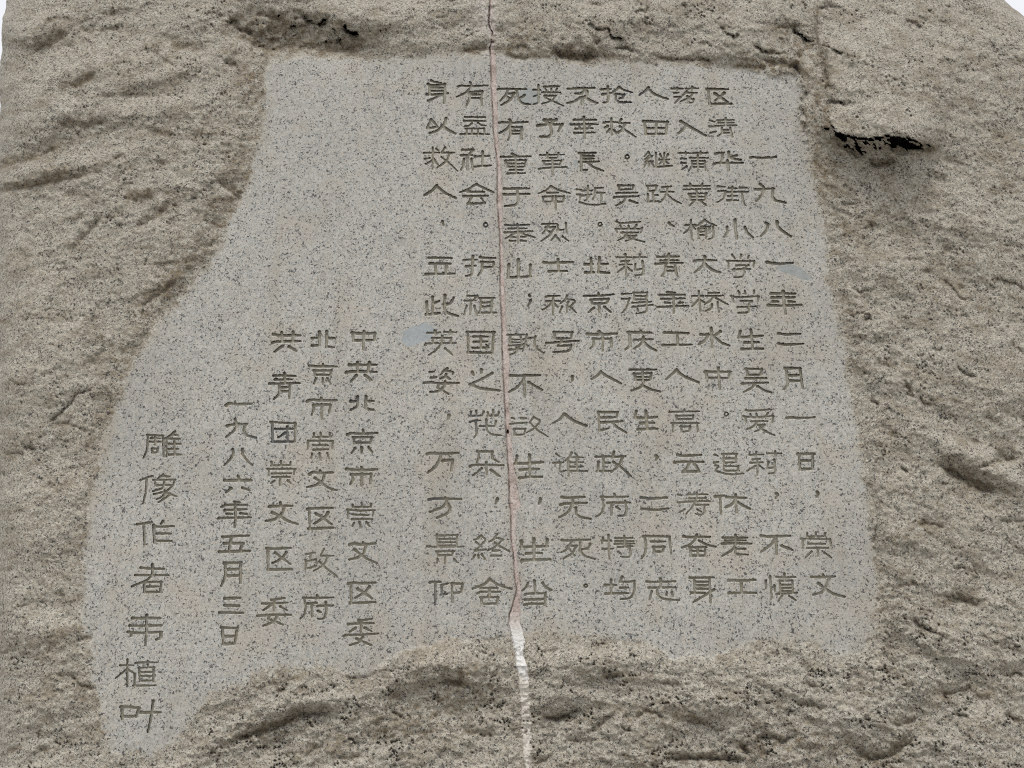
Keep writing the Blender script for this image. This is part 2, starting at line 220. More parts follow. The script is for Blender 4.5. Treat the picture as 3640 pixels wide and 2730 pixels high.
STROKES = """
A身|150 70 180 85 250 92;118 105 150 125 295 107;132 120 136 208;286 105 290 200 280 300;138 145 272 142;136 176 272 173;105 212 200 212 322 198;118 275 180 250 240 222 300 208
A有|425 130 450 120 560 130 720 118;545 90 560 130 490 200 405 235;530 185 540 250 505 325;530 185 670 180;665 180 655 260 665 325;545 212 645 212;545 247 640 247
A益|490 438 590 438;605 440 695 440;480 476 700 478;560 500 530 528 490 530;620 498 660 522 700 524;500 555 690 552;510 555 508 610;562 555 560 610;622 555 622 610;685 552 688 610;445 612 560 607 735 612
A以|150 465 105 555;150 465 215 535;125 552 210 537;300 455 280 520 210 580 135 602;262 530 310 565 395 607
A救|75 803 110 797 235 797;165 750 168 860 160 965;85 862 140 850;95 910 135 895 155 872;175 862 220 925;200 757 222 775;290 745 255 797;260 797 380 799;335 802 310 880 210 950;252 842 330 900 415 982
A社|465 770 575 769;450 825 565 822;575 770 530 815;480 862 475 930 450 972;520 825 515 972;555 862 572 972;590 837 740 832;670 788 665 925;590 937 755 926
A人|205 1130 150 1190 80 1227;205 1135 280 1200 400 1257
A会|605 1115 520 1170 440 1197;605 1115 690 1160 780 1200;520 1192 685 1192;475 1237 720 1232;560 1242 520 1312;520 1314 692 1307;655 1258 692 1307
A，|265 1490 275 1530
A。|@700 1525 27
A死|820 160 860 152 1110 157;925 165 895 225 845 277;910 205 985 197;985 197 955 265 855 317;905 227 950 257;1012 160 1022 230 1042 280 1080 305 1150 310;1090 215 1070 238 1035 242
A授|1180 165 1252 167;1230 117 1236 290 1180 312;1185 230 1255 207;1285 132 1440 130;1300 152 1310 170;1360 150 1362 170;1420 150 1408 170;1270 190 1450 190;1290 225 1405 222;1405 222 1370 275 1265 305;1300 242 1400 290 1485 325
A不|1530 155 1600 150 1800 146;1705 160 1665 205 1600 202;1720 180 1722 225 1655 247;1676 240 1670 315;1650 245 1590 285 1520 298;1700 242 1760 275 1825 299
A抢|1865 160 1962 157;1930 130 1936 290 1885 292;1875 212 1957 197;2045 135 2010 170 1965 196;2045 135 2090 165 2175 190;2010 207 2095 212;2012 207 2012 270 2050 290 2170 289;2095 212 2080 247 2045 252
A有|835 497 870 490 960 497 1125 487;940 465 962 495 915 560 835 602;945 540 950 610 925 672;945 543 1067 541;1062 541 1055 600 1062 662;952 577 1047 577;952 607 1047 607
A予|1285 467 1412 464;1412 464 1345 502;1295 475 1350 507;1225 527 1290 516 1470 512;1470 512 1432 582;1350 512 1366 610 1330 640 1245 634
A幸|1590 467 1815 465;1690 440 1700 655;1560 514 1830 510;1635 522 1650 548;1750 520 1740 548;1605 557 1780 552;1595 600 1795 594
A救|1888 497 1930 487 2025 491;1965 455 1970 622;1930 530 1898 548;1950 562 1918 597;1975 567 2040 607;2065 460 2040 502;2045 502 2152 497;2105 502 2075 570 2015 602;2052 532 2120 580 2210 637
A重|962 807 1012 826;855 842 1000 837 1155 834;895 877 1107 872;897 877 917 945;1105 872 1090 940;912 907 1090 907;917 938 1090 940;1000 832 1006 1002;945 972 1075 970;918 1008 1097 1004
A革|1245 822 1490 817;1320 800 1326 848;1432 800 1422 848;1326 851 1425 851;1275 882 1465 877;1278 882 1292 920;1462 877 1446 915;1292 917 1448 914;1370 852 1375 1025;1235 962 1290 952 1520 942
A長|1660 800 1666 985;1640 802 1810 800;1670 830 1790 830;1670 860 1790 858;1640 892 1700 890 1842 887;1665 977 1725 970;1725 895 1780 942 1887 982
A。|@2125 840 26
A于|885 1162 1135 1157;885 1220 1140 1214;1015 1162 1030 1280 1010 1325 890 1337
A命|1355 1135 1300 1185 1230 1207;1355 1135 1430 1175 1550 1207;1320 1202 1432 1200;1275 1242 1380 1237;1278 1242 1282 1295;1376 1237 1370 1288;1282 1292 1374 1288;1405 1240 1490 1237;1488 1237 1480 1292;1425 1292 1480 1292;1405 1237 1405 1370
A逝|1618 1167 1665 1172;1620 1217 1655 1222 1650 1268;1645 1297 1720 1320 1800 1327 1905 1312;1668 1182 1772 1177;1730 1132 1727 1270 1695 1282;1668 1232 1765 1217;1805 1157 1882 1152;1802 1157 1800 1240 1775 1272;1802 1202 1900 1200;1862 1202 1870 1295
B吴|105 1127 265 1127;112 1127 117 1170;260 1127 250 1167;117 1170 250 1167;88 1207 110 1202 300 1200;65 1250 120 1242 310 1237;182 1242 165 1290 88 1330;225 1282 305 1307
N泰|-10 165 60 170 235 162;20 202 210 199;-15 242 110 237 265 227;100 242 50 272 -10 302;125 237 200 267 287 292;112 157 116 240;118 255 120 350;45 290 95 287;150 285 200 285;35 327 95 324;145 324 200 327
N烈|360 157 510 152;430 157 405 205 365 250;395 192 492 187;490 187 440 270 350 327;405 217 445 242;517 165 520 212;517 214 578 212;600 145 607 240;497 270 450 322;497 277 542 327;565 280 590 300 627 327
N。|@945 158 25
N爱|1110 132 1150 150 1350 132;1148 170 1156 190;1230 170 1236 190;1312 165 1300 187;1100 205 1370 202;1105 207 1116 243;1370 192 1356 243;1160 242 1330 242;1225 242 1190 290 1125 320;1195 277 1310 272;1310 272 1270 305 1200 327;1220 292 1300 312 1395 337
O、|165 145 190 165 215 177
O榆|330 167 430 162;385 115 395 312;380 180 350 225 315 247;400 182 432 207;525 115 480 155 430 177;525 115 570 145 640 172;490 182 575 182;460 202 465 302;460 204 537 202;535 202 537 302;470 232 527 232;470 267 527 267;570 195 575 245;610 182 617 270 600 300 565 307
O小|830 117 836 210 850 305;750 187 755 240 720 287;930 187 950 240 1010 292
O八|1140 145 1165 160 1150 220 1090 277;1255 132 1260 190 1320 235 1395 282
C山|1027 217 1030 390;932 270 927 400;925 397 1030 394 1155 387;1150 270 1145 385
C士|1285 245 1340 252 1580 242;1427 215 1436 322;1335 337 1400 332 1522 332
C北|1698 265 1780 263;1760 205 1765 345;1703 347 1790 346;1845 195 1837 340;1837 262 1932 260;1837 342 1945 352
N莉|1115 492 1260 491;1200 460 1203 512;1280 492 1420 489;1345 462 1340 512;1140 567 1265 562;1157 532 1240 526;1202 528 1210 700;1190 592 1120 642;1215 592 1268 632;1302 560 1297 617;1300 617 1370 607;1372 532 1386 660 1300 677
N青|1525 487 1740 482;1637 460 1637 548;1552 524 1730 520;1505 560 1560 552 1780 547;1607 562 1602 640 1565 682;1702 562 1706 620 1726 687;1615 592 1692 590;1615 630 1697 627
N大|1890 530 1940 520 2120 522;2000 485 2005 522 1970 590 1900 642;2005 562 2070 620 2155 644
O学|800 465 830 505;892 465 886 505;970 472 960 502;750 527 1030 530;762 532 767 592;1025 530 1016 592;840 574 965 570;965 570 925 602;810 614 985 610;915 602 932 650 900 692 820 692
O一|1150 540 1200 550 1270 560 1410 547
C；|1138 576 1144 584;1150 630 1140 665 1125 685
C称|1305 592 1330 584 1450 580;1380 587 1377 775;1310 637 1450 634;1362 652 1330 690 1270 722;1390 662 1427 697;1520 580 1500 625 1455 657;1515 617 1585 622 1605 640 1560 682;1528 642 1520 747;1470 687 1445 752;1550 692 1612 752
C京|1690 582 1840 582 1990 567;1835 553 1840 577;1755 622 1935 614;1760 622 1776 660;1935 614 1916 657;1776 660 1916 657;1845 662 1845 747;1792 702 1735 747;1895 692 1960 747
N得|1165 865 1190 858 1262 857;1165 912 1240 907;1240 907 1215 1000 1165 1052;1280 847 1422 847;1287 847 1292 912;1420 847 1410 915;1295 882 1405 882;1292 917 1410 914;1270 950 1460 940;1270 992 1480 970;1322 1010 1328 1032;1415 922 1417 1045 1310 1057
N年|1620 842 1702 847;1545 872 1800 867;1560 912 1800 905;1685 872 1690 1055;1600 947 1650 952;1740 952 1782 947;1525 992 1690 987 1835 977
O桥|395 882 510 880;465 832 480 1042;460 922 395 987;480 922 522 947;560 852 672 847;535 882 712 877;620 882 580 930 525 967;640 902 690 932 760 967;597 965 597 1005 535 1032;655 942 667 1047
O学|862 830 876 860;930 830 935 860;1022 825 1020 857;790 880 850 897 1070 882;802 892 817 942;1067 887 1062 937;885 932 1002 930;1000 932 962 962;855 994 1040 987;975 965 970 1045;865 1052 968 1047
O年|1190 857 1437 857;1315 835 1325 960 1340 1062;1200 900 1432 895;1210 937 1265 937;1370 937 1432 940;1165 974 1320 982 1500 970
C孰|918 977 1087 972;1005 960 1010 975;947 987 950 1062;1052 987 1060 1062;958 1022 1047 1022;958 1052 1047 1052;930 1084 1072 1077;1060 1082 1020 1110;930 1127 1077 1112;1010 1102 1016 1150 945 1177;1112 970 1100 1060 1070 1142;1080 1022 1202 996;1200 992 1190 1060 1220 1122 1285 1157;1085 1067 1125 1082
C号|1385 947 1577 950;1392 947 1397 1010;1570 950 1560 1010;1397 1012 1560 1010;1312 1060 1380 1053 1640 1034;1470 1020 1450 1055;1430 1087 1552 1082;1560 1082 1547 1140 1380 1150
C市|1840 940 1878 966;1720 967 1870 974 2020 962;1780 1017 1962 1014;1787 1017 1790 1080 1755 1112;1880 972 1880 1137;1962 1014 1967 1102
N庆|1355 1232 1358 1250;1225 1247 1465 1252;1237 1247 1252 1380 1200 1420;1285 1324 1475 1317;1380 1295 1380 1340 1330 1385 1290 1412;1385 1347 1430 1392 1510 1432
N工|1590 1250 1837 1257;1720 1260 1730 1372;1580 1377 1870 1372
O水|590 1205 596 1300 600 1402;480 1270 560 1270;560 1270 530 1332 465 1367;682 1240 622 1280;615 1287 690 1352 775 1382
O生|885 1235 870 1295;870 1298 980 1292 1110 1282;990 1222 1010 1412;925 1352 1072 1347;900 1417 1115 1412
O二|1265 1257 1340 1272 1490 1260;1270 1362 1340 1374 1520 1362
C姿|135 1350 180 1347;145 1410 202 1402;315 1312 280 1330 245 1377;280 1337 375 1347 368 1370;300 1372 290 1402 240 1417;300 1397 342 1422;80 1460 130 1452 250 1467 430 1460;225 1472 210 1510 270 1537 325 1572;290 1447 280 1502 230 1542 140 1554
C立|125 198 200 198 360 202;135 257 347 257;190 277 200 352;302 272 297 357;95 364 385 357
C护|485 222 530 216 612 217;570 180 560 375 500 382;500 287 600 277;640 192 700 202 800 202;650 242 780 242;780 242 775 292;667 297 778 290;665 242 660 330 620 377
C此|105 642 110 767;165 590 165 760;167 662 232 632;100 772 235 757;290 575 280 700 300 750 420 787;282 672 345 660 377 600
C祖|515 582 617 582;485 632 600 630;617 582 575 625;550 632 545 772;507 682 480 772;585 682 612 782;635 607 792 602;650 607 645 742;765 607 757 742;660 652 755 647;660 692 755 687;630 752 807 750
C英|110 957 245 952;185 930 190 970;280 947 410 947;345 930 345 970;160 1007 357 1007;165 1007 170 1062;352 1007 347 1057;85 1077 100 1062 400 1057;260 985 255 1060 200 1132 128 1177;290 1112 362 1172
C国|510 947 792 947;520 947 525 1150;780 947 767 1150;520 1152 767 1157;575 992 722 992;580 1047 715 1042;570 1107 732 1102;650 992 650 1107;705 1072 715 1092
C之|565 1350 578 1382;657 1325 655 1367;765 1362 660 1422 535 1477;560 1477 640 1517 840 1537
C不|945 1387 1010 1387 1250 1382;1085 1402 1090 1500 1095 1600;1080 1432 1010 1512 930 1552;1130 1452 1200 1492 1270 1532
C，|1572 1395 1575 1440
C人|1860 1347 1820 1392 1765 1422;1862 1352 1920 1392 2065 1467
D更|220 1327 490 1324;265 1367 442 1362;272 1367 282 1430;440 1362 430 1427;282 1402 430 1400;282 1432 430 1430;350 1332 360 1450;365 1442 340 1502 240 1537;345 1482 420 1522 530 1547
D人|695 1327 650 1372 590 1422;700 1337 760 1392 920 1457
D中|980 1347 1120 1352 1240 1347;990 1347 1002 1402;1230 1347 1220 1402;997 1410 1215 1412;1115 1310 1130 1527
D吴|1390 1317 1562 1322;1400 1317 1412 1372;1552 1322 1547 1372;1412 1380 1545 1377;1390 1414 1600 1412;1355 1467 1620 1457;1490 1467 1450 1512 1370 1552;1510 1492 1580 1537 1650 1557
D月|1785 1312 1947 1312;1800 1312 1817 1480 1780 1522;1937 1312 1967 1517;1825 1387 1927 1382;1825 1440 1930 1437
E，|330 210 325 250
E花|550 175 550 217;605 165 605 212;680 175 662 214;545 220 662 214;720 180 726 214;775 160 775 212;832 180 822 217;720 217 827 217;540 280 575 268 645 264;600 272 610 402 585 432;705 255 712 370 760 407 860 414;640 320 790 322;802 270 796 312
E故|960 240 990 247;1055 242 1110 242;940 302 960 297 1115 287;980 352 1107 347;987 352 992 407;1097 347 1087 402;992 410 1087 404;1185 230 1140 287;1185 232 1242 262 1240 292 1180 352 1110 387;1150 292 1220 362 1325 427
E人|1490 197 1450 252 1385 287;1500 202 1570 262 1715 322
E民|1830 182 2035 180;1837 182 1847 377;1850 237 2020 232;2027 180 2020 234;1850 287 2080 272;1847 367 1940 342;1980 287 2020 332 2117 387
F生|5 172 -8 232;-8 237 100 240 215 230;102 170 116 352;45 292 185 287;20 354 220 347
F高|340 180 400 177 640 172;490 152 492 172;405 217 582 214;412 217 412 257;580 214 575 252;415 252 575 250;360 292 635 292;372 292 372 380;620 292 625 377;450 327 552 324;457 327 462 377;547 324 540 372;462 377 540 374
F。|@913 200 25
F爱|1110 160 1150 167 1370 154;1155 197 1162 217;1215 195 1222 217;1332 190 1310 217;1085 222 1210 237 1390 217;1102 227 1116 287;1387 222 1377 287;1165 274 1330 270;1225 277 1190 322 1115 357;1230 312 1292 307;1300 307 1260 352 1200 377;1250 332 1300 372 1395 412
F一|1522 240 1545 232 1640 242 1805 232
E万|110 604 140 592 260 602 425 592;250 607 230 672 185 742 115 792;265 672 372 662;367 662 352 772
E朵|615 577 772 577;632 577 627 642;765 577 767 650 827 682;632 642 610 687;540 728 580 712 880 717;705 687 710 807;660 747 620 782 570 817;750 762 840 827
E生|1015 625 1000 700;990 700 1140 697 1280 684;1142 610 1146 832;1045 764 1100 757 1235 754;1040 844 1130 834 1270 832
E谁|1410 602 1447 627;1380 692 1482 687;1455 692 1440 790 1510 767;1567 590 1545 637 1500 672;1530 642 1535 827;1600 597 1622 617;1545 637 1685 637;1550 687 1680 685;1550 732 1680 730;1550 777 1725 774;1617 637 1622 775
E政|1810 630 1962 627;1887 632 1887 772;1895 692 1952 690;1835 682 1830 772;1820 777 1962 772;1992 580 1975 642;1985 634 2110 622;2082 632 2040 722 1965 787;1985 682 2060 732 2165 827
F，|205 620 220 632 205 662
F云|420 610 470 622 660 612;390 690 440 682 682 682;540 692 520 742 475 777;475 782 642 777;590 702 642 777
F追|790 610 827 622;790 692 832 682;800 717 840 722 800 772;820 777 900 802 1000 810 1090 797;885 602 890 772;870 602 1027 600;1012 602 1006 682;900 647 1000 647;900 690 1010 687;900 727 1040 724;1030 725 1034 768;900 772 1040 770
F莉|1145 610 1290 607;1215 582 1217 625;1325 597 1470 597;1405 575 1407 630;1160 692 1280 687;1180 657 1252 652;1225 652 1227 817;1205 722 1122 772;1240 717 1292 752;1337 682 1327 740;1330 747 1400 737;1395 660 1412 790 1340 802
F日|1630 602 1802 600;1645 602 1657 760;1785 600 1780 755;1680 670 1765 670;1657 757 1780 750
E方|125 1064 160 1052 455 1057;290 1043 296 1062;305 1075 300 1100 260 1142 140 1187;320 1110 345 1142 320 1202 205 1247
E，|818 1055 800 1100
E，|1252 1055 1238 1105
P无|105 412 150 422 335 410;90 492 130 480 360 470;217 422 215 492 165 572 80 617;247 520 252 592 300 617 395 632
P府|635 380 642 402;500 410 640 414 775 407;512 412 530 502 510 572 450 612;565 474 632 462;605 482 605 592;645 470 795 467;742 455 760 542 740 602 675 600;655 512 692 537
P二|905 417 1000 432 1165 417;910 532 960 534 1050 544 1180 527
P涛|1275 387 1312 397;1275 467 1337 464;1342 537 1290 567;1370 387 1580 384;1465 370 1465 427 1430 502 1360 582;1390 427 1560 422;1350 460 1600 452;1450 492 1585 490;1540 492 1547 562 1520 592 1450 582;1470 537 1512 562
P休|1650 409 1742 397;1700 407 1710 587;1765 414 1960 422;1857 390 1866 572;1850 452 1810 492 1755 517;1880 467 1940 502 2005 532
F，|1415 1000 1435 1010 1410 1047
F，|1828 985 1838 1005 1825 1034
G景|207 277 215 387;205 292 422 284;412 284 407 387;235 327 400 324;235 360 400 358;215 392 405 390;110 400 200 404 480 402;200 452 382 447;212 452 216 490;370 447 362 490;220 490 360 487;290 492 290 577;215 527 210 572;380 527 412 562
G終|655 290 610 327 580 332;655 292 702 330 640 402 590 440;600 355 660 405;590 442 705 432;592 487 570 522;627 485 627 520;660 477 692 527;815 275 780 332 735 352;790 312 880 327;870 332 800 402 720 442;790 362 850 402 940 452;770 442 842 440;755 492 857 494
G生|1057 345 1062 402;1055 407 1325 397;1185 325 1186 537;1320 330 1312 402;1105 470 1265 465;1060 549 1090 537 1350 530
P死|105 847 160 852 395 840;205 852 170 932 100 972;165 907 257 902;255 902 210 982 120 1032;175 935 235 1002;290 852 290 952 330 1007 440 1037;390 887 375 932 310 937
P特|520 820 512 880;510 852 607 854;575 795 586 1037;515 937 622 932;640 827 820 824;735 805 737 905;645 857 830 857;640 885 835 880;670 917 820 907;790 907 802 1000 770 1022 700 1012;670 962 702 987
P同|925 807 1195 810;940 812 955 902 945 982 910 1032;1190 812 1207 987;1005 862 1150 860;1025 917 1145 914;1030 917 1036 962;1130 914 1125 962;1036 964 1125 962
P奋|1330 807 1370 817 1600 814;1465 790 1450 842 1400 892 1315 922;1490 852 1560 892 1655 914;1390 920 1565 917;1400 920 1406 1012;1550 917 1550 1007;1410 957 1545 957;1406 1004 1550 1002;1475 917 1475 1004
P老|1730 822 1975 822;1855 795 1857 875;1720 884 1780 877 2015 882;1752 850 1960 848;1860 885 1820 950 1720 1007;1857 927 1852 972 1870 992 1980 992;1857 937 1960 932
H不|1265 292 1330 302 1555 292;1410 302 1380 372 1265 452;1415 312 1420 482;1470 392 1580 437
H崇|1727 268 1727 300;1815 260 1815 300;1905 268 1905 300;1725 302 1905 300;1665 322 1965 327;1682 327 1687 422;1957 327 1970 397;1740 372 1910 374;1725 417 1940 414;1832 417 1840 497;1772 452 1710 512;1900 462 1975 517
G仰|135 764 160 757 245 757;190 767 190 987;250 792 320 772;257 792 257 882;257 884 312 877;355 772 470 777;360 772 365 967;465 777 455 857;380 872 450 859
G舍|740 730 690 782 565 827;745 732 810 782 960 832;650 820 812 817;615 874 640 857 850 857;737 822 737 912;645 914 832 912;652 914 662 985;822 912 810 980;662 980 815 974
G当|1190 745 1200 862;1125 767 1105 812 1065 847;1275 767 1300 812 1365 837;1095 884 1130 874 1305 872;1300 872 1300 992;1095 937 1290 930;1090 989 1130 977 1300 977
G。|@1708 795 20
P均|540 1300 657 1300;602 1245 602 1387;545 1387 662 1382;715 1215 690 1262;690 1264 760 1270 840 1257;837 1257 840 1352 800 1432 695 1442;695 1327 777 1324;675 1384 777 1380
P志|960 1264 1010 1270 1250 1262;1100 1235 1105 1327;980 1327 1250 1322;1012 1362 990 1447;1065 1342 1070 1402 1130 1442 1290 1452;1165 1372 1160 1402;1215 1372 1222 1412
P身|1395 1227 1640 1222;1440 1230 1446 1372;1592 1230 1606 1482;1450 1267 1580 1267;1450 1302 1580 1302;1450 1337 1590 1337;1410 1377 1500 1378 1545 1380;1640 1342 1550 1402 1430 1472
P工|1785 1254 1820 1250 1920 1257 2055 1247;1915 1260 1920 1377;1790 1380 2065 1377
H慎|1310 742 1312 827;1355 700 1370 922;1397 790 1402 852;1415 707 1500 714 1610 707;1497 675 1500 740;1452 747 1460 872;1580 747 1582 867;1450 747 1580 744;1475 787 1570 785;1475 820 1570 818;1475 848 1570 848;1420 882 1480 877 1630 867;1475 897 1435 952;1545 897 1617 942
H文|1770 707 1890 710 2010 702;1887 685 1893 708;1950 717 1920 802 1880 862 1785 887;1840 772 1930 842 2000 882 2105 907
B区|1000 157 1215 157;1012 157 1030 302;1030 307 1250 304;1175 197 1130 242 1085 272;1080 202 1130 237 1210 287
B落|645 152 760 152;700 140 702 172;790 152 915 147;855 135 852 172;670 197 717 192;675 237 722 232;735 237 680 297;795 180 755 225;800 192 905 194;862 197 830 242 735 282;800 227 860 262;800 262 872 257;806 262 812 292;866 257 862 292;812 294 862 292
B人|415 145 370 182 320 217;405 152 460 202 540 237 610 257
B清|1030 472 1077 487;1025 532 1082 537;1035 602 1092 582;1105 472 1275 467;1190 450 1190 525;1115 497 1270 494;1085 527 1300 522;1152 547 1157 602 1110 632;1235 547 1245 592 1258 640;1160 572 1230 570;1160 599 1230 597
B入|735 482 800 522 990 627;790 512 770 562 715 602
B田|360 482 610 490;372 482 386 612;600 490 586 612;386 552 590 550;386 610 590 607;490 487 490 607
B继|410 790 372 835;410 792 430 822 375 865;445 832 380 890;380 892 458 882;385 905 370 942;412 902 416 942;445 902 466 942;487 800 492 942;570 800 567 922;520 868 622 865;528 815 545 845;610 815 592 845;555 885 520 912;580 885 612 907;495 942 540 940 650 930
B蒲|720 802 840 802;785 788 787 818;860 802 1010 800;935 785 937 815;740 857 792 857;740 902 792 902;797 937 750 967;830 850 1015 850;907 825 912 992;852 880 850 932 815 987;850 882 982 882;977 882 987 977;860 912 975 912;860 942 975 942
B华|1085 810 1110 803 1172 797;1160 802 1155 870 1135 895;1220 790 1226 852 1345 872;1300 827 1230 845;1070 912 1100 902 1365 900;1207 880 1220 977
B一|1440 847 1470 842 1550 852 1700 842
B街|1110 1137 1180 1142;1115 1187 1192 1182;1187 1187 1170 1262 1105 1297;1220 1157 1302 1157;1200 1197 1315 1192;1257 1140 1257 1275;1215 1237 1310 1234;1205 1280 1315 1277;1330 1152 1402 1150;1325 1192 1415 1192;1352 1195 1362 1272 1385 1327
B九|1485 1167 1540 1170 1680 1157;1535 1115 1577 1150 1560 1222 1500 1287;1665 1162 1660 1242 1690 1282 1795 1302
B黄|770 1132 1030 1132;830 1110 836 1150;955 1110 950 1150;765 1170 1035 1162;897 1167 900 1272;815 1212 1002 1207;822 1212 840 1272;992 1207 982 1272;840 1242 985 1240;840 1277 980 1274;872 1287 825 1332;940 1287 992 1327
B跃|395 1132 502 1130;402 1132 412 1182;492 1130 486 1177;412 1184 486 1180;457 1187 462 1282;465 1227 512 1224;405 1217 410 1290;405 1292 517 1287;550 1147 642 1137;535 1192 667 1192;602 1147 600 1202 560 1272 520 1302;605 1222 660 1272 740 1312
I共|600 132 660 147 875 144;685 115 692 207;800 110 796 207;590 219 620 207 875 202;695 252 615 307;760 257 832 302
I北|990 172 1070 167;1065 110 1066 247;990 249 1070 242;1140 105 1137 257;1140 172 1217 172;1137 260 1212 264
I中|1390 117 1510 132 1630 120;1400 117 1407 202;1625 120 1617 192;1425 197 1612 192;1515 105 1507 287
I青|605 552 660 547 825 554;715 525 716 622;615 590 785 587;560 630 640 630 870 624;660 642 666 732 605 787;767 642 762 777;685 667 757 667;685 707 757 707
I京|965 452 1100 457 1240 457;1100 430 1101 455;1010 500 1187 497;1016 500 1017 545;1186 497 1172 545;1022 542 1170 542;1030 577 1010 632;1100 577 1100 637;1145 577 1180 632
I市|940 809 980 792 1080 802 1240 797;1083 775 1087 798;1005 847 1182 842;1007 847 1010 892 985 947;1090 842 1090 987;1177 847 1162 927
I共|1365 442 1640 440;1450 415 1450 512;1570 415 1552 512;1335 519 1380 507 1640 512;1440 547 1380 612;1525 547 1590 592
I北|1380 810 1440 807;1450 760 1450 862 1375 897;1535 760 1530 862 1550 892 1610 892;1540 807 1612 807
I一|125 852 150 827 230 840 380 832
I九|135 1059 165 1047 335 1037;215 990 235 1052 200 1112 125 1167;320 1042 300 1102 330 1152 430 1177
I八|190 1295 200 1332 170 1392 105 1452;290 1290 290 1342 330 1402 390 1452
I团|575 1017 830 1032;590 1017 592 1222;822 1032 817 1212;592 1217 820 1214;620 1087 810 1087;740 1062 745 1212;720 1127 650 1172
I崇|1010 1130 1010 1167;1077 1125 1080 1167;1170 1130 1167 1167;1005 1170 1170 1167;950 1207 1200 1207;952 1212 952 1292;1200 1212 1196 1287;1005 1252 1152 1252;1005 1297 1152 1292;990 1337 985 1387;1065 1332 1075 1402;1145 1332 1160 1387
I京|1345 1144 1390 1127 1490 1140 1650 1127;1505 1098 1507 1135;1405 1172 1602 1170;1412 1172 1417 1242;1592 1170 1577 1232;1430 1227 1575 1224;1425 1282 1390 1332;1490 1272 1490 1332;1560 1272 1600 1322
L六|1245 642 1515 640;1380 597 1390 635;1310 722 1260 762;1425 717 1495 742
L崇|1715 455 1720 492;1812 447 1812 487;1907 455 1906 487;1715 492 1910 487;1680 527 1965 524;1687 532 1690 592;1952 527 1942 582;1720 572 1910 570;1725 607 1905 607;1805 612 1802 692;1745 647 1710 672;1880 642 1912 672
L年|1345 857 1397 864;1215 909 1260 887 1470 890;1245 942 1465 932;1350 887 1356 1012 1346 1115;1265 977 1322 982;1405 972 1472 982;1185 1022 1510 1014
L文|1695 907 1735 902 1925 897;1807 865 1812 890;1842 912 1830 972 1750 1037 1655 1052;1725 967 1790 992 1880 1052 1980 1082
L区|1665 1327 1740 1332 1910 1322;1680 1337 1682 1537;1680 1542 1925 1537;1867 1367 1820 1432 1725 1477;1757 1372 1820 1422 1905 1482
L五|1225 1212 1490 1197;1240 1277 1437 1274;1312 1217 1287 1352;1422 1277 1402 1352;1190 1362 1500 1352
J月|105 1022 280 1017;115 1022 120 1152 75 1252;272 1017 267 1222;140 1087 257 1082;140 1150 257 1147
K三|110 357 265 352;110 427 257 432;60 500 295 502
K日|75 650 245 657;86 652 96 812;236 657 212 812;110 740 205 737;100 817 200 812
J文|965 127 1000 102 1080 117 1200 107;1073 90 1078 112;1117 117 1100 192 1030 237 940 257;1020 162 1090 212 1160 267 1240 287
J市|1335 74 1490 87 1650 77;1490 55 1495 82;1385 130 1592 124;1397 130 1405 182 1375 227;1495 122 1490 242;1587 124 1577 222
J崇|1400 430 1405 455;1490 412 1491 455;1587 425 1582 455;1405 457 1585 454;1345 482 1490 494 1625 487;1352 487 1357 572;1612 492 1602 547;1405 532 1560 537;1395 580 1600 577;1415 617 1400 647;1470 607 1480 667;1545 612 1570 652
J区|945 479 1000 470 1200 464;962 477 970 672;960 677 1205 664;1152 512 1120 562 1015 622;1030 522 1110 572 1190 632
J文|1370 839 1400 824 1500 837 1630 822;1503 812 1506 835;1532 852 1510 932 1450 967 1365 987;1415 882 1490 942 1560 987 1645 1022
J政|930 934 1022 914;980 925 970 975;925 987 932 1077;940 1002 1012 987;930 1079 1037 1047;1030 982 1040 1032;1112 880 1075 942;1080 947 1210 947;1152 952 1110 1042 1005 1102;1065 1007 1130 1072 1250 1162
J区|1355 1229 1400 1217 1480 1227 1630 1217;1382 1227 1387 1422;1375 1427 1630 1414;1572 1257 1520 1322 1425 1372;1450 1282 1520 1322 1595 1377
K府|900 352 1040 352 1210 347;1043 327 1047 348;912 357 930 442 915 522 870 562;950 407 1040 402;990 412 990 542;1045 432 1205 427;1130 395 1136 502 1110 562 1050 562;1050 482 1082 497
K委|585 372 715 352;490 409 620 407 745 397;610 377 606 482;580 422 500 477;670 437 740 477;440 534 560 522 780 522;560 532 545 567 650 602 700 622;640 532 610 592 500 632
K委|1460 580 1590 564;1355 617 1480 607 1610 607;1490 582 1480 702;1430 652 1370 692;1520 652 1590 687;1310 739 1330 724 1490 724 1660 710;1440 762 1500 792 1590 827;1500 747 1460 802 1370 827
L雕|460 182 630 192;470 182 465 332 425 417;620 192 630 302 630 402;500 217 592 217;490 252 602 252;545 202 545 282;510 322 572 320;512 322 516 362;570 320 566 357;516 362 570 360;745 147 690 192 640 222;720 182 772 182;660 217 660 402;655 222 795 224;675 277 800 272;680 327 780 324;680 382 805 380;737 224 742 380
L像|395 639 490 602 522 597;457 632 450 772 420 877;625 582 570 622;605 602 692 602;525 637 750 634;537 637 552 690;745 634 722 690;560 692 720 687;640 642 620 722 520 752;610 762 530 782;640 742 650 792 560 832;722 692 620 792;700 782 580 862;650 762 760 802
L作|360 1084 430 1077 515 1062;430 1092 435 1290;622 1052 600 1082;540 1107 640 1107 735 1102;530 1092 537 1272;560 1177 707 1177;545 1250 715 1252
L者|400 1522 490 1532 635 1532;515 1487 516 1600;345 1597 680 1597;515 1600 450 1655 312 1708;430 1668 612 1663;432 1668 437 1768;605 1663 597 1768;465 1713 577 1710;440 1768 590 1766
M韦|315 442 600 442;460 410 456 562 446 717;290 517 380 522 610 514;270 582 400 594 615 580;302 592 300 622;602 592 602 642 555 657
